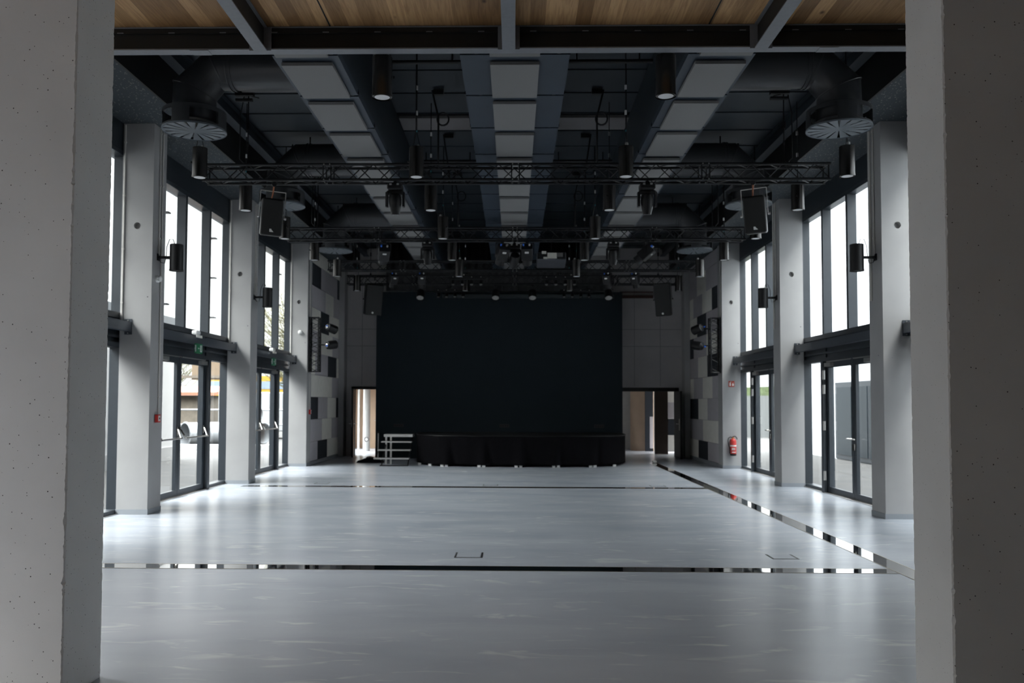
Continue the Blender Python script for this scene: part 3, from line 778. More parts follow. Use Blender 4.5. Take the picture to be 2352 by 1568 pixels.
def spot(loc, label, tilt, pan, k=1.0, group='yoke mounted spotlights'):
    t = thing('stage_spotlight', label, 'stage light', loc, 0, group)
    clamp(MB(), -0.06, 0.0).build('clamp', M['black_metal'], t)
    T = RZ(pan)
    yk = MB().box(-0.12*k, 0.12*k, -0.02, 0.02, -0.075, -0.06, T)
    for s in (-1, 1): yk.box(s*0.12*k, s*0.128*k, -0.02, 0.02, -0.27*k, -0.06, T)
    yk.build('yoke', M['black_metal'], t)
    H = T @ TR(0, 0, -0.24*k) @ RX(tilt)                       # beam axis is local -Z, aimed down the hall by the tilt
    bd = MB().cbox(-0.10*k, 0.10*k, -0.09*k, 0.09*k, -0.12*k, 0.15*k, 0.015, H).lathe([(0.085*k, -0.22*k), (0.085*k, -0.11*k)], 20, H).build('lamp_body', M['black_metal'], t)
    mb = MB()
    for x, m_ in ((-0.06, 0), (0.05, 1)): pass
    MB().lathe([(0.016*k, 0.15*k), (0.016*k, 0.185*k)], 10, H @ TR(-0.06*k, 0.02, 0)).build('blue_plug', M['blue'], bd)
    MB().lathe([(0.018*k, 0.15*k), (0.018*k, 0.185*k)], 10, H @ TR(0.045*k, 0.02, 0)).build('grey_plug', M['silver'], bd)
    MB().box(-0.035*k, 0.035*k, -0.0915*k, -0.090*k, 0.05*k, 0.085*k, H).build('type_plate', M['silver'], bd)
    MB().lathe([(0.08*k, -0.221*k), (0.0, -0.218*k)], 18, H, True, True).build('front_lens', M['dull_lens'], bd)
    return t
spot((-2.70, TY[1], 5.028), 'spotlight with blue plug under the second truss, beside its exit-sign side moving head', 0.95, 0.25, 1.15)
spot((-0.24, TY[1], 5.028), 'tilted spotlight with blue plug at the middle of the second truss, nearer the exit-sign side', 0.75, 0.35, 1.15)
spot((0.27, TY[1], 5.028), 'upright spotlight with blue plug at the middle of the second truss, nearer the projector', 0.7, -0.05, 1.15)
spot((2.72, TY[1], 5.028), 'swivelled spotlight under the second truss, extinguisher side', 0.9, 1.2, 1.15)
for x, pn, lb in ((-3.08, 0.5, 'small wash light under the third truss, first from the exit-sign side'), (-2.35, 0.1, 'small wash light under the third truss, second from the exit-sign side'),
                  (2.38, -0.5, 'small wash light under the third truss, second from the extinguisher side'), (3.08, -0.5, 'small wash light under the third truss, first from the extinguisher side')):
    spot((x, TY[2], 5.028), lb, 0.5, pn, 0.95, 'small wash lights of the third truss')

def par(loc, label, tilt, pan, k=1.0, drop=0.2, group='round floodlights over the stage'):
    t = thing('par_can_light', label, 'stage light', loc, 0, group)
    mb = clamp(MB(), -drop, 0.0); mb.box(-0.125*k, 0.125*k, -0.015, 0.015, -drop-0.01, -drop)
    for s in (-1, 1): mb.box(s*0.125*k, s*0.132*k, -0.015, 0.015, -drop-0.2*k, -drop)
    mb.build('hanging_bracket', M['black_metal'], t)
    H = RZ(pan) @ TR(0, 0, -drop-0.17*k) @ RX(tilt)
    hd = MB().lathe([(0.06*k, 0.16*k), (0.105*k, 0.12*k), (0.112*k, 0.0), (0.112*k, -0.13*k), (0.10*k, -0.13*k), (0.10*k, -0.11*k)], 24, H).build('can', M['black_metal'], t)
    MB().lathe([(0.10*k, -0.112*k), (0.0, -0.115*k)], 24, H, True, True).build('front_lens', M['dull_lens'], hd)
    return t
for x, lb in ((-2.67, 'round floodlight with a pale honeycomb lens over the stage, first from the exit-sign side'), (-0.52, 'round floodlight with a pale honeycomb lens over the stage, second from the exit-sign side'),
              (0.53, 'round floodlight with a pale honeycomb lens over the stage, third from the exit-sign side'), (2.69, 'round floodlight with a pale honeycomb lens over the stage, last before the extinguisher side')):
    par((x, TY[3], 5.028), lb, -0.62, 0, 1.0, 0.12)

def led_bar(loc, label):
    t = thing('spot_bar', label, 'stage light', loc, 0, 'four-lamp bars over the stage')
    mb = MB().cbox(-0.48, 0.48, -0.04, 0.04, -0.19, -0.10, 0.012); clamp(mb, -0.1, 0.0)
    mb.build('bar_housing', M['black_metal'], t)
    for i in range(4):
        x = -0.36 + 0.24*i
        H = TR(x, 0, -0.27) @ RX(-0.45)
        h = MB().lathe([(0.03, 0.07), (0.05, 0.05), (0.05, -0.06), (0.042, -0.06)], 16, H).box(x-0.012, x+0.012, -0.012, 0.012, -0.25, -0.18).build('spot_head', M['black_metal'], t)
        MB().lathe([(0.03, -0.061), (0.0, -0.058)], 12, H, True, True).build('spot_lens', M['dull_lens'], h)
        MB().lathe([(0.011, 0), (0.011, 0.01)], 8, TR(x, -0.04, -0.13) @ RX(PI/2), False).build('status_light', M['silver'], h)
    return t
led_bar((-1.21, TY[2]+CH, 5.028), 'four-lamp spot bar behind the third truss, exit-sign side')
led_bar((1.20, TY[2]+CH, 5.028), 'four-lamp spot bar behind the third truss, under the projector')
led_bar((-1.82, TY[3]+CH, 5.028), 'four-lamp spot bar under the stage truss, exit-sign side')
led_bar((1.80, TY[3]+CH, 5.028), 'four-lamp spot bar under the stage truss, extinguisher side')

# projector
t = thing('projector', 'grey ceiling projector with pale connector plates hanging over the hall', 'projector', (0.93, 21.45, 5.24), 0, rot=(-0.26, 0, 0))
MB().cbox(-0.36, 0.36, -0.25, 0.28, -0.10, 0.10, 0.012).build('case', M['proj'], t)
MB().box(-0.345, 0.345, -0.252, -0.249, -0.09, 0.09).build('rear_recess', M['black'], t)
MB().box(-0.10, 0.13, -0.258, -0.252, -0.075, 0.075).build('connector_plate', M['p_light'], t)
MB().box(0.14, 0.28, -0.258, -0.252, -0.03, 0.075).build('fan_grille', M['slab'], t)
MB().box(-0.20, -0.105, -0.258, -0.252, -0.085, -0.035).build('mains_inlet', M['p_light'], t)
MB().box(-0.24, -0.13, -0.262, -0.252, 0.05, 0.12).build('network_box', M['p_light'], t)
MB().lathe([(0.07, 0.0), (0.075, 0.05), (0.06, 0.05)], 20, TR(0.15, 0.28, 0) @ RX(-PI/2)).build('objective', M['black'], t)
MB().tube([(0, 0.02, 0.10), (0, -0.10, 0.56)], 0.022, 10).box(-0.09, 0.09, -0.07, 0.11, 0.10, 0.12).build('hanging_pole', M['black_metal'], t)

# ------------------------------------------------------------------ loudspeakers
def speaker(name, loc, label, w, h, d, rot, logo, mat_, pole):
    t = thing(name, label, 'speaker', loc, 0, None, rot)
    MB().cbox(-w/2, w/2, -d/2, d/2, -h, 0, 0.02).build('cabinet', mat_, t)
    MB().box(-w/2+0.012, w/2-0.012, -d/2-0.006, -d/2+0.001, -h+0.015, -0.03).build('front_grille', M['black'], t)
    if logo == 'flag':
        mb = MB().box(-0.028, 0.002, -d/2-0.009, -d/2-0.006, -h+0.055, -h+0.10)
        mb._add([(0.002, -d/2-0.0085, -h+0.055), (0.035, -d/2-0.0085, -h+0.055), (0.002, -d/2-0.0085, -h+0.088)], [(0, 1, 2)])
    else: mb = MB().lathe([(0.028, 0), (0.028, 0.004)], 16, TR(-0.02, -d/2-0.006, -h+0.07) @ RX(PI/2), False)
    mb.build('logo', M['white'], t)
    g = 0.03; zt = 0.11
    br = MB().box(-w/2-g, -w/2-g+0.008, -0.025, 0.025, -h*0.52, zt).box(w/2+g-0.008, w/2+g, -0.025, 0.025, -h*0.52, zt).box(-w/2-g, w/2+g, -0.025, 0.025, zt, zt+0.008)
    for s in (-1, 1): br.lathe([(0.018, 0), (0.018, 0.025)], 10, TR(s*(w/2+g+0.002), 0, -h*0.5) @ RY(s*PI/2), False)
    br.build('hanging_bracket', M['silver'] if logo == 'flag' else M['black_metal'], t)
    if pole:
        MB().tube([(0, 0, zt), (0, 0, zt+pole)], 0.018, 8).lathe([(0.035, -0.03), (0.035, 0.03)], 14, TR(0, 0, zt+pole-0.01) @ RX(PI/2), False).build('clamp', M['black_metal'], t)
    if logo == 'flag': MB().tube([(-0.02, 0.03, -0.005), (-0.01, -0.03, 0.06), (0.0, -0.02, zt+pole*0.6)], 0.012, 6).build('cable', M['orange'], t)
    return t
speaker('loudspeaker', (-3.69, TY[0]+0.02, 4.76), 'loudspeaker with a small white flag mark hanging from the first truss, exit-sign side', 0.32, 0.56, 0.30, (0.16, 0.05, 0.35), 'flag', M['black_metal'], 0.12)
speaker('loudspeaker', (3.63, TY[0]+0.02, 4.79), 'loudspeaker with a small white flag mark hanging from the first truss, extinguisher side', 0.32, 0.56, 0.30, (0.16, -0.05, -0.35), 'flag', M['black_metal'], 0.10)
speaker('loudspeaker', (-3.93, TY[3]-0.36, 4.98), 'big stage loudspeaker with a white dot mark, exit-sign side', 0.47, 0.86, 0.42, (0.14, 0.05, 0.30), 'dot', M['black_metal'], 0.1)
speaker('loudspeaker', (4.15, TY[3]-0.36, 5.03), 'big stage loudspeaker with a white dot mark, extinguisher side', 0.44, 0.92, 0.42, (0.14, -0.05, -0.25), 'dot', M['black_metal'], 0.1)

# ------------------------------------------------------------------ upright trusses with side lights
for s in (-1, 1):
    t = thing('upright_truss', 'short upright black truss with two side lights, ' + SIDE[s], 'truss', (s*5.22, 22.33, 2.45), 0, 'upright trusses on the columns')
    hh = 1.44; a = 0.118
    for dx in (-a, a):
        for dy in (0, 2*a): MB().tube([(dx, dy, 0), (dx, dy, hh)], 0.022, 10).build('chord', M['truss'], t)
    mb = MB(); n = 6; p = hh/n
    for k in range(n):
        for dy in (0, 2*a):
            q = 1 if dy else -1
            mb.tube([(-a*q, dy, k*p), (a*q, dy, k*p+p/2)], 0.008, 6).tube([(a*q, dy, k*p+p/2), (-a*q, dy, k*p+p)], 0.008, 6)
        for dx in (-a, a): mb.tube([(dx, 0, k*p), (dx, 2*a, k*p+p/2)], 0.008, 6).tube([(dx, 2*a, k*p+p/2), (dx, 0, k*p+p)], 0.008, 6)
    for z in (0.01, hh-0.01):
        for dy in (0, 2*a): mb.tube([(-a, dy, z), (a, dy, z)], 0.012, 6)
    mb.build('lattice', M['truss'], t)
    for k, z in enumerate((3.60, 3.16)):
        pt = thing('side_light', '%s round side light on the upright truss, %s' % (('upper', 'lower')[k], SIDE[s]), 'stage light', (s*4.80, 22.45, z), 0, 'side lights on the upright trusses')
        H = TR(0, 0.06, 0.03) @ RZ(-s*(-0.5)) @ RX(-PI/2 + 0.25)
        H = TR(0, 0, 0) @ RZ(s*0.75) @ RX(PI/2 - (0.3 if k == 0 else -0.15))
        hd = MB().lathe([(0.05, 0.14), (0.10, 0.11), (0.115, 0.02), (0.115, -0.15), (0.10, -0.15), (0.10, -0.12)], 24, H).build('can', M['black_metal'], pt)
        MB().lathe([(0.06, 0.142), (0.045, 0.155), (0.0, 0.158)], 18, H, True, True).build('back_cap', M['silver'] if (s < 0) else M['black_metal'], hd)
        MB().lathe([(0.016, 0.14), (0.016, 0.19)], 8, H @ TR(0.05, 0.0, 0)).build('blue_plug', M['blue'], hd)
        MB().lathe([(0.10, -0.122), (0, -0.125)], 20, H, True, True).build('front_lens', M['dull_lens'], hd)
        mb = MB().tube([(0, 0, 0), (s*0.13, -0.02, 0.0)], 0.018, 8).box(-0.13, 0.13, -0.012, 0.012, -0.012, 0.012)
        mb = MB().tube([(s*0.24, -0.10, 0), (s*0.275, -0.10, 0)], 0.03, 10).tube([(s*0.06, -0.02, 0.0), (s*0.25, -0.10, 0)], 0.018, 8)
        mb.build('mounting_bracket', M['black_metal'], pt)

# ------------------------------------------------------------------ small wall devices
def detector(loc, rot, label):
    t = thing('smoke_detector', label, 'detector', loc, 0, 'white detectors on the columns', rot)
    MB().lathe([(0.055, 0), (0.055, 0.03), (0.05, 0.035)], 20).build('mount_base', M['white'], t)
    MB().lathe([(0.045, 0.035), (0.045, 0.06), (0.03, 0.07), (0.01, 0.072)], 20).build('head', M['white'], t)
detector((-XC+0.004, CY[0]+0.17, 3.50), (0, PI/2, 0), 'white round detector on the column with the red alarm button')
detector((-5.555, CY[2]-0.004, 3.475), (PI/2, 0, 0), 'white round detector on the column beside the upright truss')
def call(loc, label):
    t = thing('fire_alarm_button', label, 'alarm button', loc, 0, 'red alarm buttons on the columns')
    MB().box(0, 0.045, -0.055, 0.055, -0.06, 0.06).build('box', M['red'], t, bevel=0.004)
    MB().box(0.045, 0.048, -0.032, 0.032, -0.040, 0.040).build('white_face', M['white'], t)
    MB().lathe([(0.014, 0), (0.014, 0.006)], 14, TR(0.048, 0, 0) @ RY(PI/2), False).build('button', M['black'], t)
call((-XC+0.010, CY[0]+0.235, 1.405), 'red fire alarm button on the first column, under a pale conduit')
call((-XC+0.010, CY[2]+0.26, 1.405), 'red fire alarm button on the far column, under the upright truss')

def exit_sign(y, label, lamp_label):
    t = thing('exit_sign', label, 'exit sign', (-5.60, y, 2.60), 0, 'green exit signs over the doors')
    MB().box(-0.02, 0.02, -0.14, 0.14, -0.085, 0.085).build('sign_box', M['green'], t)
    mb = MB()
    for f, sg in ((-0.1405, 'n'),):
        pass
    # pictogram on the room side: door, running figure, arrow
    X0 = 0.0212
    mb.box(X0-0.0008, X0, 0.03, 0.115, -0.06, 0.06)
    mb.box(X0-0.0008, X0, -0.05, 0.00, -0.006, 0.006)
    mb._add([(X0, -0.05, -0.02), (X0, -0.05, 0.02), (X0, -0.085, 0.0)], [(0, 1, 2)])
    mb.build('pictogram', M['white'], t)
    fg = MB().lathe([(0.012, 0), (0.012, 0.0008)], 12, TR(X0, 0.075, 0.042) @ RY(PI/2), False)
    fg._add([(X0+.0009, 0.06, 0.03), (X0+.0009, 0.09, 0.03), (X0+.0009, 0.095, -0.01), (X0+.0009, 0.065, -0.01)], [(0,1,2,3)])
    fg._add([(X0+.0009, 0.07, -0.01), (X0+.0009, 0.095, -0.01), (X0+.0009, 0.112, -0.05), (X0+.0009, 0.10, -0.05)], [(0,1,2,3)])
    fg._add([(X0+.0009, 0.065, -0.01), (X0+.0009, 0.085, -0.01), (X0+.0009, 0.06, -0.05), (X0+.0009, 0.045, -0.045)], [(0,1,2,3)])
    fg.build('running_figure', M['green'], t)
    # same mark on the end towards the entrance
    mb = MB().box(-0.006, 0.012, -0.1410, -0.1402, -0.06, 0.06); mb._add([(-0.016, -0.1411, 0.01), (-0.008, -0.1411, 0.01), (-0.012, -0.1411, -0.03)], [(0,1,2)])
    mb.build('end_mark', M['white'], t)
    u = thing('emergency_lamp', lamp_label, 'lamp', (-5.60, y - 0.12, 2.835), 0, 'white emergency lamps on the cross rails')
    MB().cbox(-0.05, 0.05, -0.09, 0.09, 0.0, 0.075, 0.015).build('lamp_case', M['white'], u)
    MB().box(0.045, 0.052, -0.12, 0.16, -0.05, -0.004).build('strip', M['p_light'], u)
for y, a in ((15.15, 'first'), (19.95, 'second')):
    exit_sign(y, 'green exit sign under the %s cross rail from the entrance' % a, 'white emergency lamp on top of the %s cross rail, above the green sign' % a)

t = thing('fire_sign', 'small red and white fire extinguisher sign on the far column', 'sign', (5.60, CY[2]-0.002, 2.165))
MB().box(-0.075, 0.075, -0.004, 0, -0.075, 0.075).build('plate', M['sign_red'], t)
mb = MB().box(-0.05, -0.018, -0.0052, -0.004, -0.05, 0.03).box(-0.042, -0.026, -0.0052, -0.004, 0.03, 0.045).box(-0.03, 0.0, -0.0052, -0.004, 0.045, 0.053)
mb._add([(0.02, -0.0052, -0.05), (0.055, -0.0052, -0.05), (0.06, -0.0052, -0.01), (0.047, -0.0052, 0.0), (0.042, -0.0052, 0.045), (0.028, -0.0052, 0.015), (0.015, -0.0052, -0.02)], [(0,1,2,3,4,5,6)])
mb.build('symbol', M['white'], t)

t = thing('fire_extinguisher', 'red fire extinguisher with a black hose on the far column', 'fire extinguisher', (5.605, CY[2]-0.10, 0.33))
MB().lathe([(0.055, 0.0), (0.078, 0.01), (0.08, 0.05), (0.08, 0.055)], 28).build('foot_ring', M['black_metal'], t)
MB().lathe([(0.079, 0.05), (0.079, 0.37), (0.06, 0.42), (0.03, 0.44)], 28).build('cylinder', M['red'], t)
MB().lathe([(0.0797, 0.24), (0.0797, 0.275)], 28, None, True, True).build('label_band', M['white'], t)
mb = MB()
for k in range(7): mb.box(-0.05 + 0.012*k, -0.043 + 0.012*k, -0.0835, -0.0785 + abs(k-3)*0.004, 0.14 + 0.01*(k % 3), 0.21 - 0.008*(k % 2))
mb.box(-0.045, 0.045, -0.084, -0.07, 0.085, 0.105)
mb.build('printed_label', M['white'], t)
MB().lathe([(0.026, 0.435), (0.026, 0.47), (0.02, 0.475)], 14).build('valve', mat('brass_valve', (0.5, 0.26, 0.08), 0.35, metal=0.7), t)
MB().box(-0.015, 0.015, -0.02, 0.02, 0.475, 0.49).tube([(0, 0, 0.49), (0.05, -0.01, 0.50), (0.09, -0.01, 0.46), (0.10, -0.01, 0.42)], 0.011, 8).build('handle', M['black'], t)
MB().tube([(-0.02, 0, 0.46), (-0.07, -0.02, 0.48), (-0.12, -0.02, 0.45), (-0.135, -0.02, 0.38), (-0.12, -0.02, 0.28), (-0.095, -0.02, 0.2), (-0.088, -0.02, 0.06)], 0.012, 10).build('hose', M['black'], t)
MB().box(-0.05, 0.05, 0.078, 0.097, 0.3, 0.42).build('wall_bracket', M['black_metal'], t)

# ------------------------------------------------------------------ acoustic panels on the side walls
PAN = {
 1: [[('g',22.73,24.0),('d',24.0,25.2),('l',25.2,26.32)], [('l',22.73,24.6),('g',24.6,26.32)], [('g',22.73,24.0),('l',24.0,25.2),('d',25.2,26.32)],
     [('g',22.73,23.4),('l',23.4,24.6),('g',24.6,25.8),('l',25.8,26.32)], [('d',22.73,24.0),('l',24.0,25.2),('g',25.2,26.32)], [('l',22.73,24.1),('g',24.1,25.8),('d',25.8,26.32)],
     [('g',22.73,24.1),('d',24.1,25.3),('l',25.3,26.32)], [('d',22.73,23.4),('l',23.4,24.6),('g',24.6,25.8),('l',25.8,26.32)], [('g',22.73,24.1),('l',24.1,25.3),('g',25.3,26.32)]],
 -1: [[('g',22.73,23.6),('d',23.6,24.8),('l',24.8,26.32)], [('g',22.73,24.1),('l',24.1,25.4),('g',25.4,26.32)], [('d',22.73,23.6),('g',23.6,24.8),('l',24.8,26.0),('d',26.0,26.32)],
     [('l',22.73,25.4),('g',25.4,26.32)], [('l',22.73,23.2),('g',23.2,24.8),('d',24.8,26.0),('l',26.0,26.32)], [('g',22.73,23.8),('l',23.8,25.4),('g',25.4,26.32)],
     [('l',22.73,23.8),('d',23.8,24.9),('l',24.9,26.32)], [('g',22.73,24.4),('l',24.4,25.5),('g',25.5,26.32)], [('d',22.73,23.8),('g',23.8,26.0),('d',26.0,26.32)]],
}
for s in (-1, 1):
    t = thing('acoustic_wall_cladding', 'patchwork of light, grey and charcoal acoustic panels, ' + SIDE[s], 'wall panels', (s*5.435, 0, 0), 0, 'panelled side walls by the stage')
    MB().box(0, -s*0.015, 22.715, 26.34, 0, 5.79).build('backing', M['panel_bed'], t)
    mm = dict(g=M['p_grey'], d=M['p_dark'], l=M['p_light'])
    zz = [0.09] + [0.6*k for k in range(1, 9)] + [5.40]
    for r, row in enumerate(PAN[s]):
        for c, a, b in row:
            MB().box(-s*0.015, -s*0.055, a+0.004, b-0.004, zz[r]+0.004, zz[r+1]-0.004).build('panel', mm[c], t)
    MB().box(-s*0.015, -s*0.055, 22.73, 26.32, 5.404, 5.78).build('panel', M['p_light'] if s < 0 else M['p_grey'], t)
    MB().box(-s*0.015, -s*0.06, 22.72, 26.33, 0.0, 0.085).build('skirting', M['skirt'], t)

# ------------------------------------------------------------------ stage
YSC = 25.6
t = thing('stage_screen_wall', 'huge dark blue black screen wall behind the stage', 'screen wall', (0, YSC, 0))
MB().box(-4.11, 3.23, 0, 0.12, 0.0, 4.97).build('panel_face', M['screen'], t)
MB().box(-4.112, -4.02, 0.12, 0.5, 0, 4.9).box(3.13, 3.232, 0.12, 0.5, 0, 4.9).build('side_return', M['screen'], t)
for x, lb in ((-3.42, 'black socket strip low on the screen wall, above the stage steps'), (-0.27, 'black socket strip low at the middle of the screen wall'), (2.54, 'black socket strip low on the screen wall, toward the extinguisher side')):
    u = thing('socket_strip', lb, 'socket', (x, YSC-0.002, 0.93), 0, 'socket strips on the screen wall')
    MB().box(-0.145, 0.145, -0.03, 0, 0, 0.10).build('box', M['black'], u)
    for k in range(4): MB().lathe([(0.022, 0), (0.022, 0.003)], 12, TR(-0.1 + 0.066*k, -0.03, 0.05) @ RX(PI/2), False).build('outlet', M['black_metal'], u)
o = MB().cbox(-2.13, 2.99, -0.12, -0.005, 4.775, 4.90, 0.02).build('mounted_screen_casing', M['casing'], None, (0, YSC, 0)); tag(o, 'long slim projection screen casing at the top of the screen wall', 'screen casing')
mb = MB(); n = 120; vs = []; fs = []                    # black border curtain over the screen
for i in range(n+1):
    x = -3.82 + 6.70*i/n; dy = 0.025*math.sin(i*1.7)
    vs += [(x, dy, 4.99), (x, dy, 6.46)]
fs = [(2*i, 2*i+2, 2*i+3, 2*i+1) for i in range(n)]
o = MB()._add(vs, fs, True).build('border_curtain', M['black'], None, (0, YSC-0.06, 0)); tag(o, 'black border curtain hanging above the screen wall', 'curtain')
sol = o.modifiers.new('thickness', 'SOLIDIFY'); sol.thickness = 0.004

ST = [(-2.70, 25.3), (-2.70, 24.0), (-2.60, 23.3), (-2.36, 22.85), (-1.95, 22.52), (-1.2, 22.36), (0.2, 22.28), (1.6, 22.36), (2.40, 22.56), (2.80, 22.95), (3.05, 23.6), (3.12, 24.2), (3.12, 25.3)]
t = thing('stage_podium', 'low stage podium with a black cloth skirt and white feet', 'stage', (0, 0, 0))
MB().prism([(x*0.992, y + 0.012) for x, y in ST], 0.755, 0.80).build('deck', M['deck'], t)
# skirt with gathers
seg = []
for (xa, ya), (xb, yb) in zip(ST[:-1], ST[1:]):
    m_ = max(2, int(math.hypot(xb-xa, yb-ya)/0.03))
    seg += [(xa + (xb-xa)*k/m_, ya + (yb-ya)*k/m_) for k in range(m_)]
seg.append(ST[-1])
folds = [-1.80, -0.83, 0.13, 1.10, 2.07]
nz = 14; vs = []
for i, (x, y) in enumerate(seg):
    a = seg[max(0, i-1)]; b = seg[min(len(seg)-1, i+1)]; tx, ty = b[0]-a[0], b[1]-a[1]; l = math.hypot(tx, ty) or 1
    nx, ny = ty/l, -tx/l
    for j in range(nz+1):
        q = j/nz; z = 0.795 - 0.742*q; d = 0.006*math.sin(x*9 + y*7)*q
        for kf, fx in enumerate(folds):
            u_ = (x - fx - 0.05*q*(1 if kf < 3 else -1)) / (0.10 + 0.05*q)
            if y < 22.9: d += (0.10*q**1.3)*math.exp(-u_*u_) - 0.07*q*math.exp(-((u_-1.3)**2)*3)
        vs.append((x + nx*d, y + ny*d, z))
fs = [(i*(nz+1)+j, (i+1)*(nz+1)+j, (i+1)*(nz+1)+j+1, i*(nz+1)+j+1) for i in range(len(seg)-1) for j in range(nz)]
o = MB()._add(vs, fs, True).build('skirt', M['cloth'], t); sol = o.modifiers.new('thickness', 'SOLIDIFY'); sol.thickness = 0.004
mb = MB()
for i in range(len(seg)-1): pass
MB().tube([(x*1.001, y-0.004, 0.792) for x, y in ST], 0.012, 6).build('hem_band', M['black_metal'], t)
for x, y in ((-2.52, 23.15), (-2.2, 22.72), (-1.86, 22.50), (-1.74, 22.47), (-0.89, 22.34), (-0.77, 22.33), (0.07, 22.30), (0.19, 22.30), (1.04, 22.34), (1.16, 22.35), (2.0, 22.47), (2.12, 22.50), (2.66, 22.80)):
    MB().box(x-0.04, x+0.04, y-0.05, y+0.06, 0.0, 0.048).build('foot', M['white'], t)

t = thing('stage_steps', 'grey metal steps with open treads at the side of the stage', 'steps', (-3.15, 22.45, 0))
zt = [0.21, 0.415, 0.62, 0.80]; yd = [0.0, 0.28, 0.56, 0.84]
for k in range(3):
    MB().box(-0.50 + 0.055*k, 0.42, yd[k], yd[k]+0.26, zt[k]-0.03, zt[k]).build('tread', M['silver'], t)
MB().box(-0.36, 0.42, yd[3], yd[3]+0.5, 0.73, 0.80).build('top_tread', M['silver'], t)
for x in (-0.30, -0.17):
    MB().box(x-0.022, x+0.022, yd[3]+0.02, yd[3]+0.06, 0.0, 0.73).build('leg', M['silver'], t)
for x in (-0.31, 0.38): MB().tube([(x, 0.1, 0.0), (x, 1.2, 0.74)], 0.018, 6).build('stringer', M['black_metal'], t)
MB().box(-0.34, 0.40, 0.02, 0.05, 0.0, 0.03).build('foot_bar', M['black_metal'], t)

t = thing('folded_stand', 'slim metal stand leaning on the screen wall beside the steps', 'stand', (-3.92, 24.9, 0))
MB().tube([(0, 0, 0.0), (0, 0.02, 0.78)], 0.018, 8).build('pole', M['silver'], t)
MB().lathe([(0.035, 0), (0.03, 0.04), (0.02, 0.05)], 10, TR(0, 0.02, 0.77)).build('head', M['black'], t)
for a in (0.3, 2.4, 4.5): MB().tube([(0, 0, 0.25), (0.16*math.cos(a), 0.16*math.sin(a), 0.012)], 0.01, 6).build('leg', M['black_metal'], t)
nb = MB(); rr = random.Random(4); n = 20; prof = []
for i in range(7):
    q = i/6; prof.append([(0.36*math.cos(2*PI*k/n)*(math.cos(q*PI/2)**0.6)*(1+0.15*math.sin(3*k+i)), 0.17*math.sin(2*PI*k/n)*(math.cos(q*PI/2)**0.6)*(1+0.12*math.sin(2*k)), 0.13*q*(1 + 0.2*math.sin(k))) for k in range(n)])
vs = [p for r in prof for p in r]; fs = [(i*n+k, i*n+(k+1)%n, (i+1)*n+(k+1)%n, (i+1)*n+k) for i in range(6) for k in range(n)] + [tuple(range(n))[::-1]]
t = thing('equipment_bag', 'soft black bag lying on the floor beside the steps', 'bag', (-3.95, 23.75, 0))
nb._add(vs, fs, True).build('bag_body', M['cloth'], t)
MB().tube([(0.12*math.cos(a), -0.05, 0.10 + 0.07*math.sin(a)) for a in [PI*k/8 for k in range(9)]], 0.012, 6).build('strap', M['black'], t)

# ------------------------------------------------------------------ floor channels and boxes
def channel(label, x0, x1, y0, y1, sk=0.0):
    t = thing('floor_channel', label, 'floor channel', (0, 0, 0), 0, 'mirror-like channels in the floor')
    P = [(x0, y0, 0), (x1, y0+sk, 0), (x1, y1+sk, 0), (x0, y1, 0)]
    MB()._add([(p[0], p[1], 0.0) for p in P] + [(p[0], p[1], 0.0022) for p in P], [(0,3,2,1),(4,5,6,7),(0,1,5,4),(1,2,6,5),(2,3,7,6),(3,0,4,7)]).build('cover_plate', M['mirror'], t)
    mb = MB(); e = 0.008
    if x1-x0 > y1-y0:
        for ya in (y0, y1-e): mb._add([(x0, ya, 0), (x1, ya+sk, 0), (x1, ya+e+sk, 0), (x0, ya+e, 0), (x0, ya, 0.003), (x1, ya+sk, 0.003), (x1, ya+e+sk, 0.003), (x0, ya+e, 0.003)], [(4,5,6,7),(0,1,5,4),(2,3,7,6)])
    else:
        for xa in (x0, x1-e): mb.box(xa, xa+e, y0, y1, 0, 0.003)
    mb.build('edge_strip', M['rim'], t)
channel('polished channel crossing the floor between the entrance pillars', -4.6, 3.77, 8.55, 8.79)
channel('polished channel crossing the floor halfway to the stage', -5.36, 3.77, 16.86, 17.10)
channel('polished channel running lengthwise toward the stage', 3.775, 4.005, 7.4, 24.2)
o = MB().cbox(-0.06, 0.06, -0.05, 0.05, 0.003, 0.07, 0.015).build('channel_stop', M['white'], None, (3.93, 24.15, 0)); tag(o, 'small white block at the far end of the lengthwise floor channel', 'block')
def fbox(x, y, w, d, label):
    t = thing('floor_box', label, 'floor box', (x, y, 0), 0, 'flush floor boxes')
    MB().box(-w/2, w/2, -d/2, d/2, 0, 0.002).build('lid', M['floor'], t)
    e = 0.022
    MB().box(-w/2-e, w/2+e, -d/2-e, -d/2, 0, 0.0025).box(-w/2-e, -w/2, -d/2, d/2, 0, 0.0025).box(w/2, w/2+e, -d/2, d/2, 0, 0.0025).build('slot', M['black'], t)
fbox(-0.48, 9.43, 0.26, 0.30, 'dark edged floor box before the channel between the pillars, near the middle')
fbox(2.91, 9.46, 0.24, 0.26, 'dark edged floor box before the channel between the pillars, near the lengthwise channel')
fbox(-3.92, 17.66, 0.24, 0.26, 'dark edged floor box beyond the halfway channel, exit-sign side')
fbox(-0.46, 17.45, 0.26, 0.26, 'dark edged floor box beyond the halfway channel, near the middle')
fbox(2.90, 17.45, 0.26, 0.26, 'dark edged floor box beyond the halfway channel, extinguisher side')

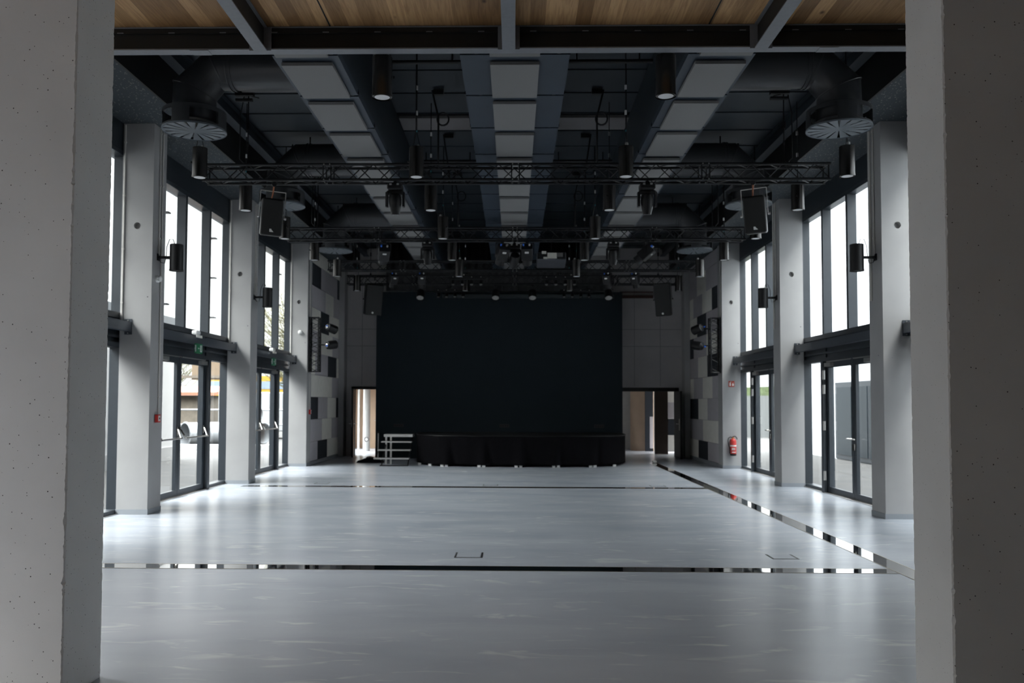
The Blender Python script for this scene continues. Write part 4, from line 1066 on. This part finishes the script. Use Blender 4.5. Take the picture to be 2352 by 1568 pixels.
# ------------------------------------------------------------------ back doors and the rooms behind
d = sroot('door_7'); DT = TR(-5.0, 26.76, 0) @ RZ(0.172)
MB().box(-5.06, -4.97, YB-0.03, YB+0.23, 0, 2.15).box(-3.44, -3.35, YB-0.03, YB+0.23, 0, 2.15).box(-5.06, -3.35, YB-0.03, YB+0.23, 2.07, 2.15).build('door_frame', M['black'], d)
lf = MB().box(-0.025, 0.025, -1.0, 0, 0.01, 2.07, DT).build('door_leaf', M['black'], d)
MB().box(0.025, 0.031, -1.0, 0, 0.012, 2.068, DT).build('leaf_facing', M['brown'], lf)
MB().tube([DT @ Vector(p) for p in ((-0.11, -0.80, 1.02), (-0.10, -0.92, 1.02), (0.10, -0.92, 1.02), (0.11, -0.80, 1.02))], 0.011, 8).box(-0.034, 0.036, -0.95, -0.89, 0.92, 1.14, DT).build('lever_handle', M['chrome'], lf)
d = sroot('door_8')
MB().box(2.3, 2.39, YB-0.03, YB+0.23, 0, 2.15).box(5.03, 5.12, YB-0.03, YB+0.23, 0, 2.15).box(2.3, 5.12, YB-0.03, YB+0.23, 2.03, 2.15).build('door_frame', M['black'], d)
lf = MB().box(4.96, 5.02, 25.75, 26.74, 0.01, 2.03).build('door_leaf', M['black'], d)
MB().box(4.945, 4.96, 25.8, 25.86, 0.85, 1.20).tube([(4.95, 25.83, 1.05), (4.89, 25.83, 1.05), (4.885, 25.95, 1.05)], 0.011, 8).build('lever_handle', M['chrome'], lf)
# room behind the exit-sign side
YR = 31.4
struct('wall_back_room_1', MB().box(-5.9, -1.6, YR, YR+0.15, 0, 2.9).box(-1.75, -1.6, YB+0.21, YR, 0, 2.9).box(-5.9, -1.6, YB+0.21, YR+0.15, 2.75, 2.9).box(-6.0, -5.9, 30.6, YR+0.15, 0, 2.9).box(-6.0, -5.9, YB+0.21, 27.3, 0, 2.9), M['beige'])
w = sroot('window_7')
MB().box(-5.99, -5.91, 27.3, 27.38, 0, 2.75).box(-5.99, -5.91, 30.5, 30.6, 0, 2.75).box(-5.99, -5.91, 28.9, 28.98, 0, 2.75).box(-5.99, -5.91, 27.38, 30.5, 0, 0.06).build('window_frame', M['white'], w)
MB().box(-5.953, -5.947, 27.38, 30.5, 0.06, 2.75).build('pane', M['glass'], w)
o = MB().box(-5.32, -5.26, 29.3, 29.38, 0, 2.74).build('white_post', M['white']); tag(o, 'slim white post seen through the back door on the exit-sign side', 'post')
t = thing('room_column', 'pale grey round column seen through the back door on the exit-sign side', 'column', (-5.06, 29.6, 0), kind='thing')
MB().lathe([(0.12, 0.0), (0.12, 2.745)], 24).build('shaft', M['plaster'], t)
t = thing('fire_hose_reel', 'small round grey reel on the column seen through the back door', 'reel', (-5.02, 29.40, 0.40), rot=(PI/2, 0, 0))
MB().lathe([(0.085, 0), (0.085, 0.05), (0.05, 0.05), (0.05, 0.0)], 20, None, True, True).build('reel_ring', M['slab'], t)
MB().lathe([(0.05, 0.01), (0.05, 0.05)], 16).build('reel_face', M['plaster'], t)
t = thing('room_door', 'open brown wooden door with a steel lever seen through the back door', 'door', (-4.72, 29.7, 0))
MB().box(-0.02, 0.30, 0, 0.05, 0.005, 2.1).build('leaf', M['brown'], t)
MB().tube([(0.02, 0, 1.05), (0.02, -0.05, 1.05), (-0.09, -0.05, 1.05)], 0.012, 8).box(0.0, 0.04, -0.008, 0, 0.93, 1.14).build('lever_handle', M['chrome'], t)
o = MB().box(-4.36, -4.27, 30.2, 30.26, 0.0, 2.6).box(-4.27, -3.3, 30.2, 30.26, 0.0, 0.10).build('door_lining', M['white']); tag(o, 'white door lining around the beige room seen through the back door', 'door lining')
o = MB().box(-4.26, -4.20, 30.13, 30.195, 1.33, 1.48).build('alarm_box', M['red']); tag(o, 'tiny red alarm box seen through the back door', 'alarm box')
# room behind the extinguisher side
struct('wall_back_room_2', MB().box(1.9, 5.9, YR, YR+0.15, 0, 2.9).box(1.9, 2.05, YB+0.21, YR, 0, 2.9).box(1.9, 5.9, YB+0.21, YR+0.15, 2.75, 2.9).box(5.9, 6.0, YB+0.21, 28.6, 0, 2.9).box(5.9, 6.0, 30.9, YR+0.15, 0, 2.9), M['plaster'])
t = thing('curved_wood_wall', 'curved beige wooden wall seen through the wide back door', 'wall', (4.66, 30.8, 0), kind='thing')
MB().lathe([(0.5, 0), (0.5, 2.745)], 40).build('veneer', M['beige'], t)
t = thing('door_recess', 'dark door recess between the curved wood and the pale post behind the wide back door', 'door', (4.72, 30.1, 0))
MB().box(-0.14, 0.14, 0, 0.06, 0, 2.3).build('leaf', M['p_dark'], t); MB().box(0.02, 0.14, -0.006, 0, 0.1, 1.2).build('lower_panel', M['p_grey'], t)
o = MB().box(4.80, 4.915, 29.5, 29.6, 0, 2.745).build('white_post', M['plaster']); tag(o, 'slim pale post seen through the wide back door', 'post')
o = MB().box(4.62, 5.05, 28.3, 28.35, 0.005, 2.2).build('room_door', M['dbrown']); tag(o, 'dark walnut door leaf seen through the wide back door', 'door')
t = thing('room_wall_cladding', 'grey and charcoal acoustic panels seen through the wide back door', 'wall panels', (5.45, 29.0, 0))
for k, c in enumerate(('l', 'd', 'g', 'l')): MB().box(-0.42, 0.40, 0, 0.05, 0.05 + 0.55*k, 0.595 + 0.55*k).build('panel', mm[c], t)
o = MB().box(3.3, 4.33, YB-0.10, YB-0.002, 4.93, 5.02).box(3.3, 4.33, YB-0.10, YB-0.002, 5.10, 5.13).build('cable_tray', mat('rusty_tray', (0.07, 0.03, 0.022), 0.7)); tag(o, 'reddish brown cable tray on the back wall beside the big speaker', 'cable tray')

# ------------------------------------------------------------------ outside
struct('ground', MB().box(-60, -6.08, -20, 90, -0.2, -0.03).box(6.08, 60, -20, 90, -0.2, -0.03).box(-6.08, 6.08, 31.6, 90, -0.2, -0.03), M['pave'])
def house(name, label, x0, x1, y0, y1, h, m_, plinth=True):
    t = thing(name, label, 'building', ((x0+x1)/2, (y0+y1)/2, -0.03)); a, b = (x1-x0)/2, (y1-y0)/2
    MB().box(-a, a, -b, b, 0, h).build('wall', m_, t)
    MB().box(-a-0.15, a+0.15, -b-0.15, b+0.15, h, h+0.22).build('roof_edge', M['roof'], t)
    if plinth: MB().box(-a-0.03, a+0.03, -b-0.03, b+0.03, 0, 0.38).build('plinth', M['plinth'], t)
    return t
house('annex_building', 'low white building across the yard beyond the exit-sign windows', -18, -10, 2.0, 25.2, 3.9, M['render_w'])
t = house('facade_building', 'tall white building facing the windows on the extinguisher side', 10.0, 20, -4, 31.0, 9.5, M['facade'], False)
fr = MB().box(-5.03, -4.9, 9.6, 13.4, 0.03, 2.35).build('doorway', M['anth'], t)
mb = MB()
for a, b in ((9.75, 10.85), (10.97, 12.0), (12.12, 13.25)): mb.box(-5.045, -5.03, a, b, 0.16, 2.2)
mb.build('door_glass', M['dglass'], fr)
MB().tube([(-5.07, 14.1, 0), (-5.07, 14.1, 9.3)], 0.05, 10).build('downpipe', M['plaster'], t)
# yard beyond the low building
def ring_pipe(loc, rz, r, l, label):
    t = thing('metal_pipe', label, 'pipe', loc, rz, 'galvanised pipes lying in the yard', rot=(PI/2, 0, rz))
    mb = MB().lathe([(r, 0), (r, l), (r-0.03, l), (r-0.03, 0), (r, 0)], 32, None, True, True)
    mb.build('pipe_shell', M['pipe'], t)
    mb = MB()
    for z in (0.02, l*0.5, l-0.06): mb.lathe([(r, z), (r+0.03, z+0.01), (r+0.03, z+0.04), (r, z+0.05)], 32, None, True, True)
    mb.build('flange', M['pipe'], t)
ring_pipe((-10.95, 32.75, 0.45), -0.75, 0.45, 1.7, 'large galvanised pipe lying in the yard with its open end toward the hall')
ring_pipe((-10.0, 34.4, 0.42), -2.0, 0.42, 1.5, 'galvanised pipe lying crosswise beside the open one in the yard')
ring_pipe((-10.3, 34.55, 1.20), -2.0, 0.30, 1.1, 'short galvanised pipe stacked on top of the others in the yard')
o = MB().box(-22, -8.6, 30.1, 30.35, -0.03, 0.16).build('kerb', M['plinth']); tag(o, 'low concrete kerb along the yard before the pipes', 'kerb', None, 'thing')
t = thing('wooden_shed', 'weathered wooden shed with a red sheet roof across the yard', 'shed', (-17.5, 42, -0.03))
MB().box(-3.2, 3.2, -1.5, 1.5, 0, 2.0).build('wall', M['shed'], t)
MB().prism([(-1.9, 2.0), (1.9, 2.35), (1.9, 2.5), (-1.9, 2.15)], -3.5, 3.5, RZ(PI/2) @ RX(PI/2)).build('roof', M['tile'], t)
MB().box(-1.0, 0.2, -1.53, -1.5, 0.05, 1.75).build('door_panel', mat('pale_blue_door', (0.10, 0.14, 0.20), 0.6), t)
t = thing('scaffold_tower', 'wooden scaffold frame standing behind the red roofed shed', 'scaffold', (-17.2, 47, -0.03))
for x in (-1.6, 0, 1.6): MB().box(x-0.09, x+0.09, -0.09, 0.09, 0, 4.6).build('post', M['shed'], t)
for z in (3.0, 4.5): MB().box(-1.8, 1.8, -0.1, 0.1, z, z+0.15).build('crosspiece', M['shed'], t)
MB().box(-0.5, 1.5, -0.05, 0.05, 2.9, 4.2).build('board', M['bark'], t)
t = thing('yard_fence', 'steel railing across the yard behind the pipes', 'fence', (-14, 37.5, -0.03))
for z in (0.7, 1.35): MB().tube([(-6, 0, z), (6, 0, z)], 0.035, 8).build('rail', M['pipe'], t)
for k in range(6): MB().tube([(-6 + 2.4*k, 0, 0), (-6 + 2.4*k, 0, 1.38)], 0.035, 8).build('post', M['pipe'], t)
def tree(loc, h, r, label, seed):
    rr = random.Random(seed); t = thing('bare_tree', label, 'tree', loc, 0, 'trees beyond the yard')
    MB().tube([(0,0,0),(0.1,0,h*0.35),(0,0.1,h*0.7)], 0.16, 8, True, 0.05).build('trunk', M['bark'], t)
    mb = MB()
    for k in range(170):
        a = rr.uniform(0, 2*PI); z0 = rr.uniform(0.25, 0.7)*h; L_ = rr.uniform(0.4, 1.0)*r; up = rr.uniform(0.2, 1.2)
        p = Vector((0, 0, z0)); q = Vector((math.cos(a)*L_, math.sin(a)*L_, z0 + up*L_)); mid = (p+q)/2 + Vector((0, 0, -0.1*L_))
        mb.tube([p, mid, q], 0.03, 4, False, 0.008)
        for _ in range(5):
            e = mid.lerp(q, rr.random()); mb.tube([e, e + Vector((rr.uniform(-.5,.5), rr.uniform(-.5,.5), rr.uniform(.1,.7)))], 0.014, 3, False, 0.005)
    mb.build('branches', M['twig'], t)
tree((-20.5, 50, -0.03), 6.5, 2.6, 'bare spring tree behind the shed, nearer the white building', 2)
tree((-13.4, 50.5, -0.03), 9.5, 3.0, 'tall bare tree seen through the far upper windows', 5)
tree((-10.9, 45.5, -0.03), 8.5, 2.4, 'bare tree seen beside the white van', 9)
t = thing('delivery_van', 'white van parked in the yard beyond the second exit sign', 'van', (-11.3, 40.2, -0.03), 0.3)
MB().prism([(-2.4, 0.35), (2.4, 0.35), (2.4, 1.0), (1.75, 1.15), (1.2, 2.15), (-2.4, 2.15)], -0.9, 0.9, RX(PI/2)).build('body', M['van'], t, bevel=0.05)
MB().prism([(1.30, 1.25), (1.72, 1.18), (1.28, 2.0), (1.0, 2.0), (1.0, 1.25)], -0.905, 0.905, RX(PI/2)).build('window_glass', M['dglass'], t)
for x in (-1.6, 1.55):
    for yy in (-0.82, 0.82): MB().lathe([(0.2, -0.1), (0.34, -0.1), (0.34, 0.1), (0.2, 0.1)], 20, TR(x, yy, 0.34) @ RX(PI/2)).build('wheel', M['tyre'], t)
t = thing('site_cabin', 'yellow site cabin with a blue window band far beyond the yard', 'cabin', (-17.0, 57, -0.03))
MB().box(-3.4, 3.4, -1.2, 1.2, 1.6, 3.4).build('body', M['yellow'], t)
MB().box(-3.42, 3.42, -1.22, 1.22, 2.55, 3.05).build('window_band', mat('pale_window_band', (0.15, 0.19, 0.24), 0.3), t)
MB().box(-3.2, 3.2, -1.0, 1.0, 0, 1.6).build('base', M['shed'], t)
o = MB().prism([(-70, -0.5), (-20, -0.5), (-5, 1.0), (20, 3.2), (45, 4.2), (100, -0.5)], 0, 30, TR(0, 120, 0) @ RX(PI/2)).build('hills', M['grass']); o['kind'] = 'structure'
o = MB().box(8, 30, 52, 80, -0.03, 2.6).build('grass_bank', M['grass']); o['kind'] = 'structure'
o = MB().box(8.5, 40, 44, 44.3, -0.03, 2.08).build('yard_wall', mat('yard_wall_grey', (0.09, 0.095, 0.095), 0.9)); tag(o, 'long low grey wall beyond the far glazed door on the extinguisher side', 'wall', None, 'thing')

# ------------------------------------------------------------------ light, camera, view
SKY_LOW, SKY_HIGH = 1.6, 24.0
w = bpy.data.worlds.new('overcast_sky'); S.world = w; w.use_nodes = True
N, L = w.node_tree.nodes, w.node_tree.links; N.clear()
out = N.new('ShaderNodeOutputWorld'); bg = N.new('ShaderNodeBackground')
tc = N.new('ShaderNodeTexCoord'); sx = N.new('ShaderNodeSeparateXYZ'); rp = N.new('ShaderNodeValToRGB')
L.new(tc.outputs['Generated'], sx.inputs[0]); L.new(sx.outputs['Z'], rp.inputs['Fac'])
rp.color_ramp.elements[0].position = 0.0; rp.color_ramp.elements[0].color = (1.0, 0.985, 0.965, 1)
rp.color_ramp.elements[1].position = 0.7; rp.color_ramp.elements[1].color = (1.0, 0.985, 0.965, 1)
# overcast sky: dim toward the horizon, bright overhead
mr = N.new('ShaderNodeMapRange'); mr.interpolation_type = 'SMOOTHSTEP'
mr.inputs['From Min'].default_value = 0.28; mr.inputs['From Max'].default_value = 0.68
mr.inputs['To Min'].default_value = SKY_LOW; mr.inputs['To Max'].default_value = SKY_HIGH
L.new(sx.outputs['Z'], mr.inputs['Value'])
L.new(rp.outputs['Color'], bg.inputs['Color']); L.new(mr.outputs['Result'], bg.inputs['Strength'])
L.new(bg.outputs[0], out.inputs[0])

cd = bpy.data.cameras.new('camera'); cam = bpy.data.objects.new('camera', cd); COL.objects.link(cam)
cam.matrix_world = TR(0, 0, 1.65) @ RZ(0.02) @ RX(PI/2 + 0.0414) @ RZ(0.0034)
cd.sensor_width = 36.0; cd.lens = 1976.085/2352*36
cd.shift_x = 35.66/2352; cd.shift_y = 59.83/2352
cd.clip_end = 300; cd.clip_start = 0.05
cd.dof.use_dof = True; cd.dof.focus_distance = 4.95; cd.dof.aperture_fstop = 3.6
S.camera = cam
S.view_settings.view_transform = 'Standard'; S.view_settings.look = 'None'; S.view_settings.gamma = 1; S.view_settings.exposure = 0.25
S.view_settings.use_curve_mapping = False
S.cycles.use_denoising = True
S.cycles.max_bounces = 10; S.cycles.diffuse_bounces = 6; S.cycles.glossy_bounces = 5; S.cycles.transparent_max_bounces = 16
S.cycles.sample_clamp_indirect = 6.0
S.cycles.caustics_reflective = False; S.cycles.caustics_refractive = False
bpy.context.view_layer.update()
